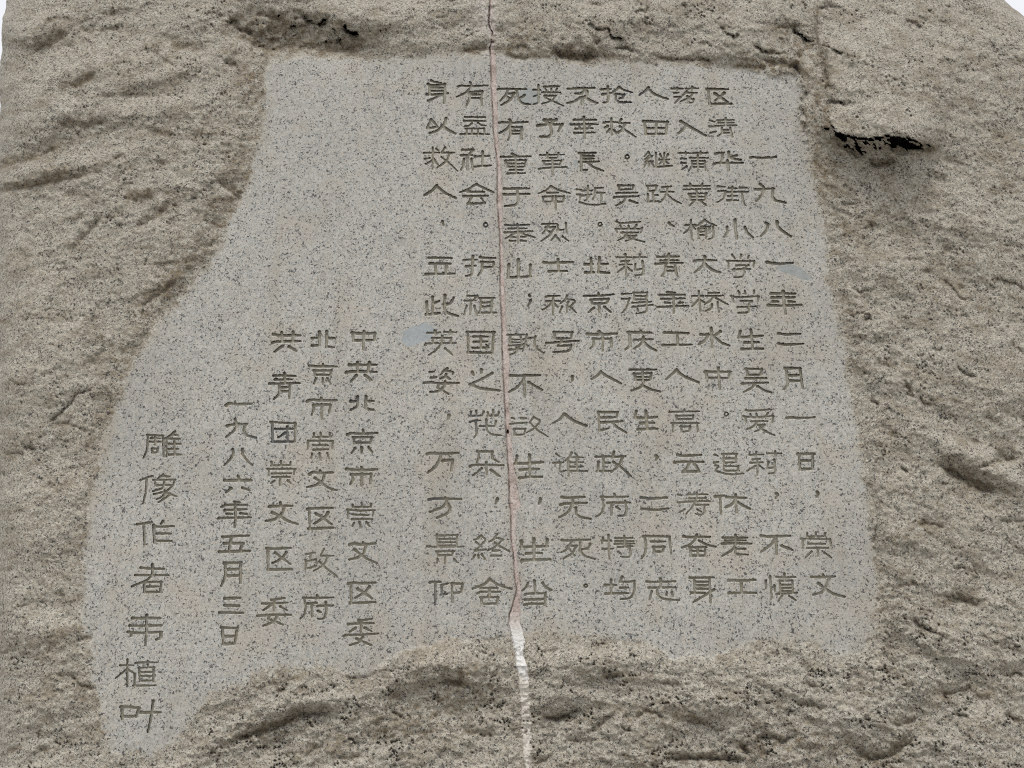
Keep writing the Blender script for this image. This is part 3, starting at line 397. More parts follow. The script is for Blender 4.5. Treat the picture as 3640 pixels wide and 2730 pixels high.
M植|190 917 322 917;265 857 262 1132;250 962 145 1047;270 962 340 1002;345 897 400 887 565 890;470 877 475 932;386 937 387 1082;530 937 526 1082;375 942 540 937;400 987 520 985;400 1027 520 1024;400 1072 520 1070;340 1002 336 1117;325 1122 550 1120
M叶|195 1337 290 1337 390 1347;210 1337 211 1462;380 1347 352 1437;210 1432 350 1432;395 1392 600 1390;525 1275 500 1452 470 1590
"""

# ---------------------------------------------------------------- the lattice over the face of the stone
STEP, K = 4.9, 4                     # coarse spacing in photograph pixels, subdivision where the stone is carved
Y0, Y1 = -240.0, 2770.0
X0, X1 = -5.0, 3700.0
nc = int((X1 - X0) / STEP) + 1
ycs = list(np.arange(Y0, Y1, STEP)); s = STEP
while ycs[-1] < 5840: s *= 1.09; ycs.append(ycs[-1] + s)
ycs = np.array(ycs); nr = len(ycs)
xcs = X0 + np.arange(nc) * STEP
def upax(a):                          # linear refinement of an axis
    i = np.arange((len(a) - 1) * K + 1); b = i // K; f = (i % K) / K
    b2 = np.minimum(b + 1, len(a) - 1)
    return a[b] * (1 - f) + a[b2] * f
def up2(A):
    r = np.arange((nr - 1) * K + 1); b = r // K; f = ((r % K) / K).astype(np.float32)[:, None]; b2 = np.minimum(b + 1, nr - 1)
    B = A[b] * (1 - f) + A[b2] * f
    c = np.arange((nc - 1) * K + 1); b = c // K; f = ((c % K) / K).astype(np.float32)[None]; b2 = np.minimum(b + 1, nc - 1)
    return B[:, b] * (1 - f) + B[:, b2] * f
yy = ycs[:, None] * np.ones((1, nc)); xx = xcs[None] * np.ones((nr, 1))
# outline of the stone: the first and last columns follow its sides
Lk = np.interp(ycs, [-240,-150,-60,0,20,40,60,80,100,130,155,180,200,217,250,290,350,378,400,450,700,1200,2000,2730,4000,5840],
               [120,60,34,23,21,19,11,8,5,6,7,8,4,1,-2,-3,-1,3,0,-6,-15,-25,-20,-18,-60,-160])
Rk = np.interp(ycs, [-240,-150,-80,0,12,24,40,60,85,130,200,400,900,1500,2000,2730,4000,5840],
               [3180,3340,3455,3570,3585,3596,3620,3641,3668,3705,3735,3760,3765,3740,3720,3730,3800,3950])
Lk = Lk + 1.6 * perlin(ycs / 14.0, ycs * 0, 3) + 2 * perlin(ycs / 40.0, ycs * 0, 5)
Rk = Rk + 1.8 * perlin(ycs / 14.0, ycs * 0, 4) + 3 * perlin(ycs / 45.0, ycs * 0, 6)
# only a margin of 230 px on either side is stretched to reach those outlines
ul = np.clip(1 - (xx - X0) / 230.0, 0, 1); ur = np.clip(1 - (X1 - xx) / 330.0, 0, 1)
PX = (xx + (Lk[:, None] - X0) * ul + (Rk[:, None] - X1) * ur).astype(np.float32)
tk = 1 - sstep(-240, -60, yy); Ttop = np.interp(xcs, [0,400,1700,2400,3200,3700], [40,-30,-60,-20,40,120])[None]
PY = (yy + Ttop * tk * 0.5).astype(np.float32)

# ---------------------------------------------------------------- relief (metres towards the viewer)
wx = PX + 14 * fbm(PX / 90, PY / 90, 3, 21); wy = PY + 14 * fbm(PX / 90, PY / 90, 3, 22)
jag = 9 * fbm(PX / 26, PY / 26, 3, 23, .65)
sd = poly_sdf(wx.astype(np.float32), wy.astype(np.float32), PANEL) + jag
topw = sstep(500, 250, PY) ; botw = sstep(2150, 2300, PY)
H0 = 0.015 * (1 - botw) + 0.007 * botw + 0.000 * topw
W0 = 95 * (1 - botw) + 120 * botw - 30 * topw
rough = sstep(-8, 20, sd + 5 * perlin(PX / 9, PY / 9, 24))
rise = sstep(0, 1, sd / W0)
near = sstep(0, 90, sd)
# streaks rise to the right on the left block and fall to the right on the right-hand side
mixr = sstep(1300, 2600, PX)                       # streaks: left system, right system
q = PY + .30 * PX; q2 = PY - .34 * PX
def two(f): return f(q, 0) * (1 - mixr) + f(q2, 50) * mixr
h = H0 * rise
big = 0.012 * fbm(PX / 420, PY / 300, 2, 31)
wu = .16 * fbm(PX / 60, PY / 45, 3, 171, .6); wv = .22 * fbm(PX / 60, PY / 45, 3, 173, .6)
med = two(lambda Q, o: 0.024 * scoops(PX / 330 + wu, Q / 135 + wv, 41 + o) + 0.0105 * scoops(PX / 120 + wu * 1.6, Q / 56 + wv * 1.5, 43 + o, 1.3) + 0.0022 * fbm(PX / 70, Q / 40, 3, 45 + o, .6))
cw_ = fbm(PX / 26, PY / 20, 3, 51, .75)
chip = 0.0034 * scoops(PX / 44 + wu * 3, PY / 27 + wv * 3, 47, 1.2) + 0.0012 * np.abs(cw_) + .0007 * cw_ + .0022 * sstep(.15, .45, fbm(PX / 60, PY / 42, 3, 55, .6))
fine = 0.0008 * fbm(PX / 12, PY / 10, 1, 61, .8)
cra = np.abs(fbm(PX / 70, PY / 40, 4, 141, .62)); crm = sstep(.02, .40, fbm(PX / 120, PY / 90, 2, 145))
crease = np.clip(1 - cra / .045, 0, 1) * crm
facet = 0.004 * (np.abs((fbm(PX / 190, PY / 130, 3, 71) * 1.8) % 1.0 - .5) - .25)
calm = np.interp(PX, [0, 500, 900, 2900, 3300, 3640], [.55, .8, 1.0, 1.0, .95, .75]) * (1 + .35 * botw)
h = h + near * (big + calm * (med + facet)) + rough * (0.35 + .65 * near) * calm * chip + rough * fine - near * calm * crease * .0095 * (.7 + .5 * botw)
# gentle dressing marks on the flattened panel
h = h + (1 - rough) * (0.0006 * fbm(PX / 130, PY / 130, 2, 81) + 0.00030 * fbm(PX / 9, PY / 9, 2, 82))
for (cx, cy, rx, ry, dg, amp) in BUMPS:
    c, s_ = math.cos(math.radians(dg)), math.sin(math.radians(dg))
    m = (np.abs(PX - cx) < 3 * max(rx, ry)) & (np.abs(PY - cy) < 3 * max(rx, ry))
    X = (PX[m] - cx) * c - (PY[m] - cy) * s_; Y = (PX[m] - cx) * s_ + (PY[m] - cy) * c
    h[m] += amp * np.exp(-((X / rx) ** 2 + (Y / ry) ** 2)) * rough[m]
stain_shade = .34 * crease * near  # black and brown tint follows the creases
cre = crease * .6 * near
jx = 6 * perlin(PX / 24, PY / 24, 91) + 2 * perlin(PX / 10, PY / 10, 92); jy = 6 * perlin(PX / 24, PY / 24, 93) + 2.2 * perlin(PX / 10, PY / 10, 94)
thick = 1 + .55 * perlin(PX / 30, PY / 30, 95)
for (pts, dep, ru, rd, blk) in GROOVES:
    P = np.array(pts, float); R = 4.5 * max(ru, rd) + 12
    m = (PX > P[:, 0].min() - R) & (PX < P[:, 0].max() + R) & (PY > P[:, 1].min() - R) & (PY < P[:, 1].max() + R)
    if not m.any(): continue
    x, y = PX[m] + jx[m], PY[m] + jy[m]
    d, sg, t = poly_dist(x, y, pts)
    w = np.where(sg > 0, ru, rd) * np.clip(thick[m], .45, 1.8)
    tap = np.clip(np.minimum(t, 1 - t) * 5 + .25, 0, 1)
    g = np.where(sg > 0, np.exp(-(d / w) ** 1.25), .42 * np.exp(-d / 4.5) + .58 * np.exp(-d / w)) * tap
    v = h[m]; v -= dep * (.55 + .2 * min(blk * 1.3, 1)) * (.6 if max(ru, rd) < 17 else 1.0) * g * (.35 + .65 * rough[m]); h[m] = v
    w2 = np.where(sg > 0, np.minimum(w * .75, 26), np.minimum(w * .3, 5))
    gg = np.exp(-(d / w2) ** 2) * tap
    cre[m] = np.maximum(cre[m], gg); stain_shade[m] = np.maximum(stain_shade[m], blk * gg)  # brown and black tint along each groove, wider above its line
# the overhanging shelf on the right
d, sg, t = poly_dist(PX + jx, PY + jy, [(2940,380),(2950,440),(2972,470),(3010,483),(3062,500),(3100,488),(3160,484),(3225,490),(3330,532)])
shelf = 0.040 * sstep(-60, 14, d * sg + 4 * fbm(PX / 26, PY / 26, 2, 151)) * (1 + .25 * np.exp(-(d / 40.0) ** 2) * (sg > 0)) * np.exp(-(d / 150.0)) * np.clip(np.minimum(t, 1 - t) * 6, 0, 1)
h = h + shelf * (PX > 2900)
# the stone rounds off towards its sides and its top
edge = np.minimum(PX - Lk[:, None], Rk[:, None] - PX); h = h - 0.10 * np.exp(-np.maximum(edge, 0) / 34.0) - 0.22 * np.exp(-np.maximum(PY + 225, 0) / 60.0)
# the joint: shallow wear along it
SL = np.interp(PY, [a for a, b in SEAM_L], [b for a, b in SEAM_L]); SR = np.interp(PY, [a for a, b in SEAM_R], [b for a, b in SEAM_R])
SL = SL + 1.8 * perlin(PY / 16, PY * 0, 12) + 1.3 * perlin(PY / 6, PY * 0, 13); SR = SR + 2.2 * perlin(PY / 14, PY * 0, 14) + 1.5 * perlin(PY / 6, PY * 0, 15)
SL = SL - 2.5 - sstep(2120, 2240, PY) * 5 * np.abs(perlin(PY / 21, PY * 0, 36)); SR = SR + sstep(1500, 1700, PY) * 7 * np.clip(perlin(PY / 19, PY * 0, 37) + perlin(PY / 8, PY * 0, 38) * .5, 0, 1); SR = np.maximum(SR + 2.5, SL + 8)
# colour masks: weathering, and a dark tone that holds painted shade
brown = np.zeros_like(h)
for (cx, cy, rx, ry, dg, amp) in STAINS:
    c, s_ = math.cos(math.radians(dg)), math.sin(math.radians(dg))
    m = (np.abs(PX - cx) < 2.6 * max(rx, ry)) & (np.abs(PY - cy) < 2.6 * max(rx, ry))
    X = (PX[m] - cx) * c - (PY[m] - cy) * s_; Y = (PX[m] - cx) * s_ + (PY[m] - cy) * c
    brown[m] = np.maximum(brown[m], amp * np.exp(-((X / rx) ** 2 + (Y / ry) ** 2) ** 1.3))
tex = np.clip(.50 + 1.7 * fbm(PX / 34, PY / 24, 4, 101, .65), 0, 1.5)
patchy = np.clip(-.04 + 1.6 * two(lambda Q, o: fbm(PX / 130, Q / 62, 4, 103 + o, .65)), 0, 1)
DARK = [(3030,545,60,34,-25,.5),(3105,578,60,34,0,.6),(2975,500,20,30,-30,.3),(3230,545,80,14,-10,.1),(2840,140,60,46,-25,.75),(2815,238,38,22,0,.9),(2850,165,50,26,-20,.7),(1120,72,46,42,0,.75),  # dark stains, and shade under the shelf painted in as colour
 (890,112,44,22,10,.7),(1250,126,46,14,-12,.8),(2075,198,70,20,0,.8),(1050,160,120,20,0,.45),(2945,30,34,14,0,.9),(3235,85,34,20,-35,.8),(1860,172,50,12,0,.5),(2620,214,60,8,0,.5),(2935,225,22,26,0,.6),(2780,100,50,20,0,.35),
 (830,228,26,16,0,.6),(3490,1725,90,22,-30,.45),(1000,2590,150,22,8,.45),(2700,2640,120,16,0,.5),(2060,2600,120,14,0,.3),(2480,2702,160,14,0,.4),(1620,2440,110,22,0,.35)]
dsp = np.clip(.10 + 1.9 * fbm(PX / 30, PY / 20, 4, 107, .72), 0, 1)
for (cx, cy, rx, ry, dg, amp) in DARK:
    c, s_ = math.cos(math.radians(dg)), math.sin(math.radians(dg))
    X = (PX - cx) * c - (PY - cy) * s_; Y = (PX - cx) * s_ + (PY - cy) * c
    stain_shade = np.maximum(stain_shade, amp * 1.5 * np.exp(-((X / rx) ** 2 + (Y / ry) ** 2)) * dsp)
brown = rough * np.clip(brown * tex + .50 * patchy + .6 * cre, 0, 1) + .18 * np.exp(-np.abs(sd) / 22) * tex
stain_shade = rough * np.clip(stain_shade * np.clip(.55 + 1.5 * fbm(PX / 15, PY / 10, 3, 105, .7), 0, 1), 0, 1)

# ---------------------------------------------------------------- refined layer: carved strokes, mortar joint, repair patches
nR, nC = (nr - 1) * K + 1, (nc - 1) * K + 1
FX, FY = up2(PX), up2(PY)
fx1 = upax(xcs); fy1 = upax(ycs)
carve = np.zeros((nR, nC), np.float32)
owner = np.full((nR, nC), -1, np.int16)      # 0.. characters, 1000 mortar, 1001.. patches
groove_t = np.zeros((nR, nC), np.float32)
chars = []
fs = STEP / K
def window(x0, y0, x1, y1):
    return (slice(max(int((y0 - Y0) / fs), 0), min(int((y1 - Y0) / fs) + 2, nR)), slice(max(int((x0 - X0) / fs), 0), min(int((x1 - X0) / fs) + 2, nC)))
rng = np.random.RandomState(5)
Z = 780.0 / 2212.0
for k, (poly, lab) in enumerate(PATCHES):
    P = np.array(poly); w = window(P[:, 0].min() - 12, P[:, 1].min() - 12, P[:, 0].max() + 12, P[:, 1].max() + 12)
    x, y = FX[w], FY[w]
    s1 = poly_sdf(x + 2.5 * perlin(x / 12, y / 12, 7), y + 2.5 * perlin(x / 12, y / 12, 8), poly)
    ow = owner[w]; ow[s1 < 0] = 1001 + k
sl, sr = up2(SL), up2(SR)
w = (slice(0, nR), slice(int((1690 - X0) / fs), int((1960 - X0) / fs)))
x, y = FX[w], FY[w]
dl = x - sl[w]; dr = sr[w] - x
inside = np.minimum(dl, dr)
ow = owner[w]; ow[(inside > 0)] = 1000
cv = carve[w]
low = sstep(2200, 2280, y)
mort = sstep(0, 3, inside) * (0.0022 + 0.0012 * fbm(x / 9, y / 22, 3, 17)) * (1 - low) - low * sstep(0, 5, inside) * (.002 + .001 * fbm(x / 30, y / 40, 2, 18))
crack = np.exp(-((dl - 1.0) / 2.0) ** 2) * (.0075 + .004 * perlin(y / 40, y * 0, 19)) + .5 * np.exp(-((dr + .5) / 1.6) ** 2) * np.clip(.004 + .008 * perlin(y / 33, y * 0, 20), 0, .008)
top = sstep(140, 100, y)
cv += mort + crack * (1 - .6 * low) + top * .008 * np.exp(-(dl / 3.0) ** 2)
hole = np.exp(-(((x - 1805) / 3.2) ** 4 + ((y - 1535) / 6.0) ** 4)); cv += .022 * hole
hole = np.exp(-(((x - 1749) / 8) ** 2 + ((y - 150) / 6.0) ** 2)); cv += .008 * hole

lines = [l for l in STROKES.strip().split('\n') if '|' in l]
for line in lines:
    head, body = line.split('|'); ox, oy = ORIG[head[0]]; name = head[1:]
    strokes = []
    for st in body.split(';'):
        if st[0] == '@':
            cx, cy, r = map(float, st[1:].split()); ring = [(cx + r * .75 * math.cos(a), cy + r * .75 * math.sin(a)) for a in np.linspace(0, 2 * math.pi, 13)]
            strokes.append(np.array(ring))
        else:
            v = np.array(list(map(float, st.split()))); strokes.append(v.reshape(-1, 2))
    n = len(strokes)
    rad = 15.0 if n <= 6 else (13.0 if n <= 9 else 11.0)
    if '@' in body: rad = 8.5
    rad *= Z
    allp = np.concatenate(strokes) * Z + np.array([ox, oy + 2.0])
    w = window(allp[:, 0].min() - 12, allp[:, 1].min() - 12, allp[:, 0].max() + 12, allp[:, 1].max() + 12)
    x, y = FX[w], FY[w]
    x = x + 1.1 * perlin(x / 11, y / 11, 25) + .5 * perlin(x / 4, y / 4, 27); y = y + 1.1 * perlin(x / 11, y / 11, 26) + .5 * perlin(x / 4, y / 4, 28)
    fld = np.full(x.shape, 9.0, np.float32)
    for st in strokes:
        P = st * Z + np.array([ox, oy + 2.0])
        if len(P) == 2: P = np.array([P[0], (P[0] + P[1]) / 2, P[1]])
        elif len(P) < 10:                             # round the corners of a bent stroke
            Q = [P[0]]
            for i in range(1, len(P) - 1):
                a, b, c = P[i - 1], P[i], P[i + 1]
                Q += [b + (a - b) * .22, b + (a - b) * .07 + (c - b) * .07, b + (c - b) * .22]
            Q.append(P[-1]); P = np.array(Q)
        d, sg, t = poly_dist(x, y, P)
        ln = np.hypot(*(P[1:] - P[:-1]).T).sum()
        head_w = 1.0 + (.20 * np.exp(-(t * ln / 5.0) ** 2) - .22 * sstep(.55, 1.0, t)) * (ln > 12) + .10 * rng.uniform(-1, 1)
        fld = np.minimum(fld, d / (rad * head_w))
    dep = (0.0068 if n <= 9 else 0.0056) * rng.uniform(.88, 1.12)
    c = dep * (1 - sstep(.66, 1.0, fld)) + .0003 * (1 - sstep(1.0, 1.45, fld))
    cid = len(chars); chars.append((name, w))
    cw, ow, gw = carve[w], owner[w], groove_t[w]
    m = (fld < 1.04) & (ow != 1000)
    cw[...] = np.maximum(cw, c); ow[m] = cid
    gw[...] = np.maximum(gw, 1 - sstep(.55, 1.25, fld))

# ---------------------------------------------------------------- positions and normals on both lattices
ct, stp = math.cos(PITCH), math.sin(PITCH)
def world_pts(px, py, hh):
    u = (px - 1820.0) / FOC; v = -(py - 1365.0) / FOC
    dx = u; dy = ct - v * stp; dz = stp + v * ct
    t = DIST / dy
    X = dx * t; Zz = EYE + dz * t
    f = hh / DIST
    return np.stack([X * (1 - f), -DIST * f, Zz + (EYE - Zz) * f], -1).astype(np.float32)
Wc = world_pts(PX, PY, h)
def normals(W):
    du = np.gradient(W, axis=1); dv = np.gradient(W, axis=0)
    n = np.cross(du, dv)
    n /= np.linalg.norm(n, axis=-1, keepdims=True) + 1e-12
    n *= np.where(n[..., 1:2] > 0, -1, 1) if np.mean(n[..., 1]) > 0 else 1
    return n.astype(np.float32)
Nc = normals(Wc)
FH = up2(h.astype(np.float32)) - carve
touched = (carve != 0) | (owner >= 0)
tc = touched[:-1, :-1] | touched[1:, 1:] | touched[1:, :-1] | touched[:-1, 1:]
ref = tc.reshape(nr - 1, K, nc - 1, K).any(axis=(1, 3))          # coarse cells that need the fine lattice
# keep the border of the refined region on the coarse surface
r2 = ref.copy()
r2[1:] |= ref[:-1]; r2[:-1] |= ref[1:]; r3 = r2.copy(); r3[:, 1:] |= r2[:, :-1]; r3[:, :-1] |= r2[:, 1:]
ref = r3
Wf = world_pts(FX, FY, FH)
Nf = up2(Nc[..., 0]), up2(Nc[..., 1]), up2(Nc[..., 2])
Nf = np.stack(Nf, -1)
Nt = normals(Wf)
tm = touched.copy()
for _ in range(1):
    t2 = tm.copy(); t2[1:] |= tm[:-1]; t2[:-1] |= tm[1:]; t2[:, 1:] |= tm[:, :-1]; t2[:, :-1] |= tm[:, 1:]; tm = t2
Nf[tm] = Nt[tm]
Nf /= np.linalg.norm(Nf, axis=-1, keepdims=True) + 1e-9
del Nt
Frough, Fbrown, Fstain_shade = up2(rough.astype(np.float32)), up2(brown.astype(np.float32)), up2(stain_shade.astype(np.float32))
# faint dirt trails beside the joint
side = np.exp(-np.maximum(np.abs(FX - (sl + sr) / 2) - 14, 0) / 16.0) * sstep(150, 260, FY) * (1 - sstep(2250, 2330, FY))
mauve = (side * np.clip(.25 + .9 * fbm(FX / 22, FY / 90, 2, 111), 0, 1) * (.35 + .65 * sstep(1650, 1850, FY))).astype(np.float32)
pale = (.9 * np.exp(-((FX - 1718) / 34) ** 2) * (1 - sstep(95, 130, FY)) * (FX < 1742) + .7 * np.exp(-((FX - 1757) / 12) ** 2) * (1 - sstep(195, 215, FY)) + .55 * np.exp(-((FX - 1736) / 14) ** 2) * (1 - sstep(190, 215, FY))).astype(np.float32)
pale *= np.clip(.75 + 1.6 * fbm(FX / 14, FY / 14, 3, 161), 0, 1)
del side

# ---------------------------------------------------------------- faces and who owns them
fi = (np.arange(nr - 1)[:, None] * K * nC + np.arange(nc - 1)[None] * K)
cs = ~ref
base = fi[cs]
coarse_q = np.stack([base, base + K * nC, base + K * nC + K, base + K], -1)
cj, ci = np.nonzero(ref)
sub = np.arange(K)
J = (cj[:, None, None] * K + sub[None, :, None]); I = (ci[:, None, None] * K + sub[None, None, :])
J, I = np.broadcast_arrays(J, I); J = J.ravel(); I = I.ravel()
b = J * nC + I
fine_q = np.stack([b, b + nC, b + nC + 1, b + 1], -1)
own_f = owner.ravel()
fo = np.max(own_f[fine_q], axis=1)
mid = (sl + sr).ravel() * .5
cen_x = FX.ravel()[fine_q].mean(1); isR_f = cen_x > mid[fine_q[:, 0]]
cen_c = FX.ravel()[coarse_q].mean(1); isR_c = cen_c > mid[coarse_q[:, 0]]
sdf_c = (Frough.ravel()[coarse_q].mean(1) > .5); sdf_f = (Frough.ravel()[fine_q].mean(1) > .5)
allq = np.concatenate([coarse_q, fine_q]); isR = np.concatenate([isR_c, isR_f]); rk = np.concatenate([sdf_c, sdf_f])
own = np.concatenate([np.full(len(coarse_q), -1), fo])
V, N_ = Wf.reshape(-1, 3), Nf.reshape(-1, 3)
ATT = dict(rough=Frough.ravel(), brown=Fbrown.ravel(), stain_shade=Fstain_shade.ravel(), groove=groove_t.ravel(), mauve=mauve.ravel(), pale=pale.ravel())

# ---------------------------------------------------------------- materials
def rgb(r, g, b): return (r, g, b, 1)
class NT:
    def __init__(s, name):
        s.m = bpy.data.materials.new(name); s.m.use_nodes = True; s.t = s.m.node_tree; s.t.nodes.clear()
        s.out = s.t.nodes.new('ShaderNodeOutputMaterial'); s.b = s.t.nodes.new('ShaderNodeBsdfPrincipled')
        s.t.links.new(s.b.outputs[0], s.out.inputs[0]); s.co = s.t.nodes.new('ShaderNodeTexCoord').outputs['Object']
        s.b.inputs['Specular IOR Level'].default_value = .25
    def link(s, a, b_): s.t.links.new(a, b_)
    def setin(s, sock, v):
        if hasattr(v, 'is_linked') or isinstance(v, bpy.types.NodeSocket): s.link(v, sock)
        else: sock.default_value = v
    def noise(s, scale, det=2, ro=.5, off=0, co=None, dist=0, stretch=None):
        c = co or s.co
        mp = s.t.nodes.new('ShaderNodeMapping'); mp.inputs['Location'].default_value = (off, off * .7, -off)
        if stretch: mp.inputs['Scale'].default_value = stretch
        s.link(c, mp.inputs[0]); n = s.t.nodes.new('ShaderNodeTexNoise'); s.link(mp.outputs[0], n.inputs['Vector'])
        n.inputs['Scale'].default_value = scale; n.inputs['Detail'].default_value = det; n.inputs['Roughness'].default_value = ro; n.inputs['Distortion'].default_value = dist
        return n.outputs['Fac']
    def voro(s, scale, feat='F1', off=0, outp='Distance'):
        mp = s.t.nodes.new('ShaderNodeMapping'); mp.inputs['Location'].default_value = (off, off * .3, off); s.link(s.co, mp.inputs[0])
        n = s.t.nodes.new('ShaderNodeTexVoronoi'); n.feature = feat; n.inputs['Scale'].default_value = scale; s.link(mp.outputs[0], n.inputs['Vector'])
        return n.outputs[outp]
    def ramp(s, f, a, b_, inv=False):
        n = s.t.nodes.new('ShaderNodeMapRange'); n.interpolation_type = 'SMOOTHSTEP'
        n.inputs[1].default_value = a; n.inputs[2].default_value = b_
        n.inputs[3].default_value = 1 if inv else 0; n.inputs[4].default_value = 0 if inv else 1
        s.link(f, n.inputs[0]); return n.outputs[0]
    def math(s, op, a, b_=0.0):
        n = s.t.nodes.new('ShaderNodeMath'); n.operation = op; s.setin(n.inputs[0], a); s.setin(n.inputs[1], b_); return n.outputs[0]
    def mix(s, f, a, b_, mode='MIX'):
        n = s.t.nodes.new('ShaderNodeMix'); n.data_type = 'RGBA'; n.blend_type = mode
        s.setin(n.inputs[0], f); s.setin(n.inputs[6], a); s.setin(n.inputs[7], b_); return n.outputs[2]
    def attr(s, name):
        n = s.t.nodes.new('ShaderNodeAttribute'); n.attribute_name = name; return n.outputs['Fac']
    def bump(s, hgt, dist, strength=1.0, nrm=None):
        n = s.t.nodes.new('ShaderNodeBump'); n.inputs['Distance'].default_value = dist; s.setin(n.inputs['Strength'], strength); s.link(hgt, n.inputs['Height'])
        if nrm: s.link(nrm, n.inputs['Normal'])
        return n.outputs[0]

def granite(name, kind):
    t = NT(name)
    R, BR, DK, GV, MV, PL = (t.attr(a) for a in ('rough', 'brown', 'stain_shade', 'groove', 'mauve', 'pale'))
    # feldspar and quartz ground
    g1 = t.noise(150, 3, .6, 3.1); g2 = t.noise(95, 2, .5, 7.7); g3 = t.noise(9, 3, .6, 1.7); g4 = t.noise(330, 1, .5, 11.0)
    col = t.mix(t.ramp(g1, .38, .62), rgb(.335, .336, .308), rgb(.468, .460, .418))
    col = t.mix(t.math('MULTIPLY', t.ramp(g2, .50, .64), .45), col, rgb(.46, .405, .335))
    col = t.mix(t.math('MULTIPLY', t.ramp(g3, .48, .68), .55), col, rgb(.415, .37, .305))
    col = t.mix(t.math('MULTIPLY', t.ramp(g4, .55, .67), t.math('ADD', .55, t.math('MULTIPLY', R, .2))), col, rgb(.68, .66, .61))
    col = t.mix(t.math('MULTIPLY', t.ramp(t.noise(14, 3, .6, 17.0, stretch=(1, 1, .14)), .50, .72), .30), col, rgb(.33, .285, .215))
    col = t.mix(t.math('MULTIPLY', t.ramp(t.noise(2.6, 3, .6, 27.0), .42, .70), .22), col, rgb(.26, .25, .225))
    # rough faces are warmer, yellower
    col = t.mix(t.math('MULTIPLY', R, .66), col, t.mix(t.ramp(g1, .36, .62), rgb(.385, .348, .277), rgb(.63, .585, .478)))
    col = t.mix(t.math('MULTIPLY', R, t.math('MULTIPLY', t.ramp(t.noise(175, 2, .6, 21.0), .53, .63), .45)), col, rgb(.29, .22, .145))
    # brown weathering, and brown tint along creases and grooves
    wn_ = t.ramp(t.noise(120, 3, .65, 5.5), .25, .75)
    bf = t.math('MULTIPLY', BR, t.math('ADD', .45, t.math('MULTIPLY', wn_, .6)))
    col = t.mix(bf, col, rgb(.20, .150, .088))
    col = t.mix(t.math('MULTIPLY', MV, .55), col, rgb(.27, .235, .225))
    col = t.mix(t.math('MULTIPLY', PL, .75), col, rgb(.60, .55, .51))
    # mica: small black flecks, some in clusters
    clus = t.math('ADD', t.math('MULTIPLY', t.math('SUBTRACT', t.noise(26, 2, .5, 2.2), .5), .17), t.math('MULTIPLY', R, .006))
    f1 = t.ramp(t.math('ADD', t.noise(205, 2, .55, 9.3, dist=.6), clus), .588, .64)
    f2 = t.ramp(t.math('ADD', t.noise(360, 1, .5, 4.4, dist=.4), clus), .625, .68)
    col = t.mix(t.math('MULTIPLY', f2, .70), col, rgb(.11, .11, .112))
    col = t.mix(t.math('MULTIPLY', f1, t.math('SUBTRACT', .88, t.math('MULTIPLY', PL, .7))), col, rgb(.054, .054, .056))
    # dark stains, shade painted under the shelf, black tint in crevices
    col = t.mix(t.math('MULTIPLY', DK, t.ramp(t.noise(170, 3, .7, 8.8), .22, .55)), col, rgb(.018, .016, .015))
    if kind == 'carved':
        old = t.mix(t.ramp(t.noise(60, 2, .5, 6.6), .35, .7), rgb(.345, .315, .24), rgb(.40, .385, .325))
        old = t.mix(t.ramp(t.noise(7, 2, .5, 12.6), .60, .72), old, rgb(.21, .215, .215))
        old = t.mix(t.math('MULTIPLY', t.ramp(t.noise(300, 1, .5, 3.3), .58, .66), .6), old, rgb(.10, .09, .07))
        col = t.mix(t.math('MULTIPLY', t.ramp(GV, .1, .75), .88), col, old)
    t.link(col, t.b.inputs['Base Color'])
    t.b.inputs['Roughness'].default_value = .82
    hb = t.math('ADD', t.noise(85, 4, .7, 4.0), t.math('MULTIPLY', t.noise(230, 3, .75, 14.0), .8))
    st = t.math('ADD', .10, t.math('MULTIPLY', R, .9))
    t.link(t.bump(hb, .0062, st), t.b.inputs['Normal'])
    return t.m
M_gran = granite('granite', 'stone'); M_carv = granite('granite carved and weathered', 'carved')
def mortar():
    t = NT('joint mortar')
    z = t.t.nodes.new('ShaderNodeSeparateXYZ'); t.link(t.co, z.inputs[0])
    c = t.mix(t.ramp(t.noise(40, 3, .6, 2), .3, .7), rgb(.46, .375, .335), rgb(.56, .50, .46))
    c = t.mix(t.math('MULTIPLY', t.ramp(t.noise(18, 3, .6, 5), .45, .7), .7), c, rgb(.30, .235, .20))
    # the lowest part was pointed again in a white mix
    f = t.ramp(z.outputs[2], LOWZ - .05, LOWZ + .03, True)
    cream = t.mix(t.ramp(t.noise(55, 3, .7, 9), .36, .62), rgb(.46, .42, .36), rgb(.62, .585, .52))
    c = t.mix(f, c, cream)
    f = t.math('MULTIPLY', f, t.ramp(t.math('ADD', z.outputs[2], t.math('MULTIPLY', t.noise(22, 3, .6, 31), .20)), LOWZ - .03, LOWZ + .02))
    c = t.mix(t.math('MULTIPLY', f, t.ramp(t.noise(30, 3, .6, 8), .10, .26)), c, rgb(.70, .69, .66))
    c = t.mix(t.math('MULTIPLY', t.ramp(t.noise(140, 2, .6, 3), .60, .68), .6), c, rgb(.11, .09, .08))
    t.link(c, t.b.inputs['Base Color']); t.b.inputs['Roughness'].default_value = .9
    t.link(t.bump(t.noise(160, 4, .65, 1), .004, .7), t.b.inputs['Normal']); return t.m
def patchmat(name, a, b_):
    t = NT(name); c = t.mix(t.ramp(t.noise(40, 3, .6, 2), .3, .7), a, b_)
    c = t.mix(t.math('MULTIPLY', t.ramp(t.noise(300, 1, .5, 3), .60, .68), .5), c, rgb(.15, .16, .16))
    t.link(c, t.b.inputs['Base Color']); t.b.inputs['Roughness'].default_value = .75
    t.link(t.bump(t.noise(120, 3, .6, 1), .002, .3), t.b.inputs['Normal']); return t.m
LOWZ = float(world_pts(np.array([1840.]), np.array([2215.]), np.array([0.]))[0, 2])
M_mort = mortar()
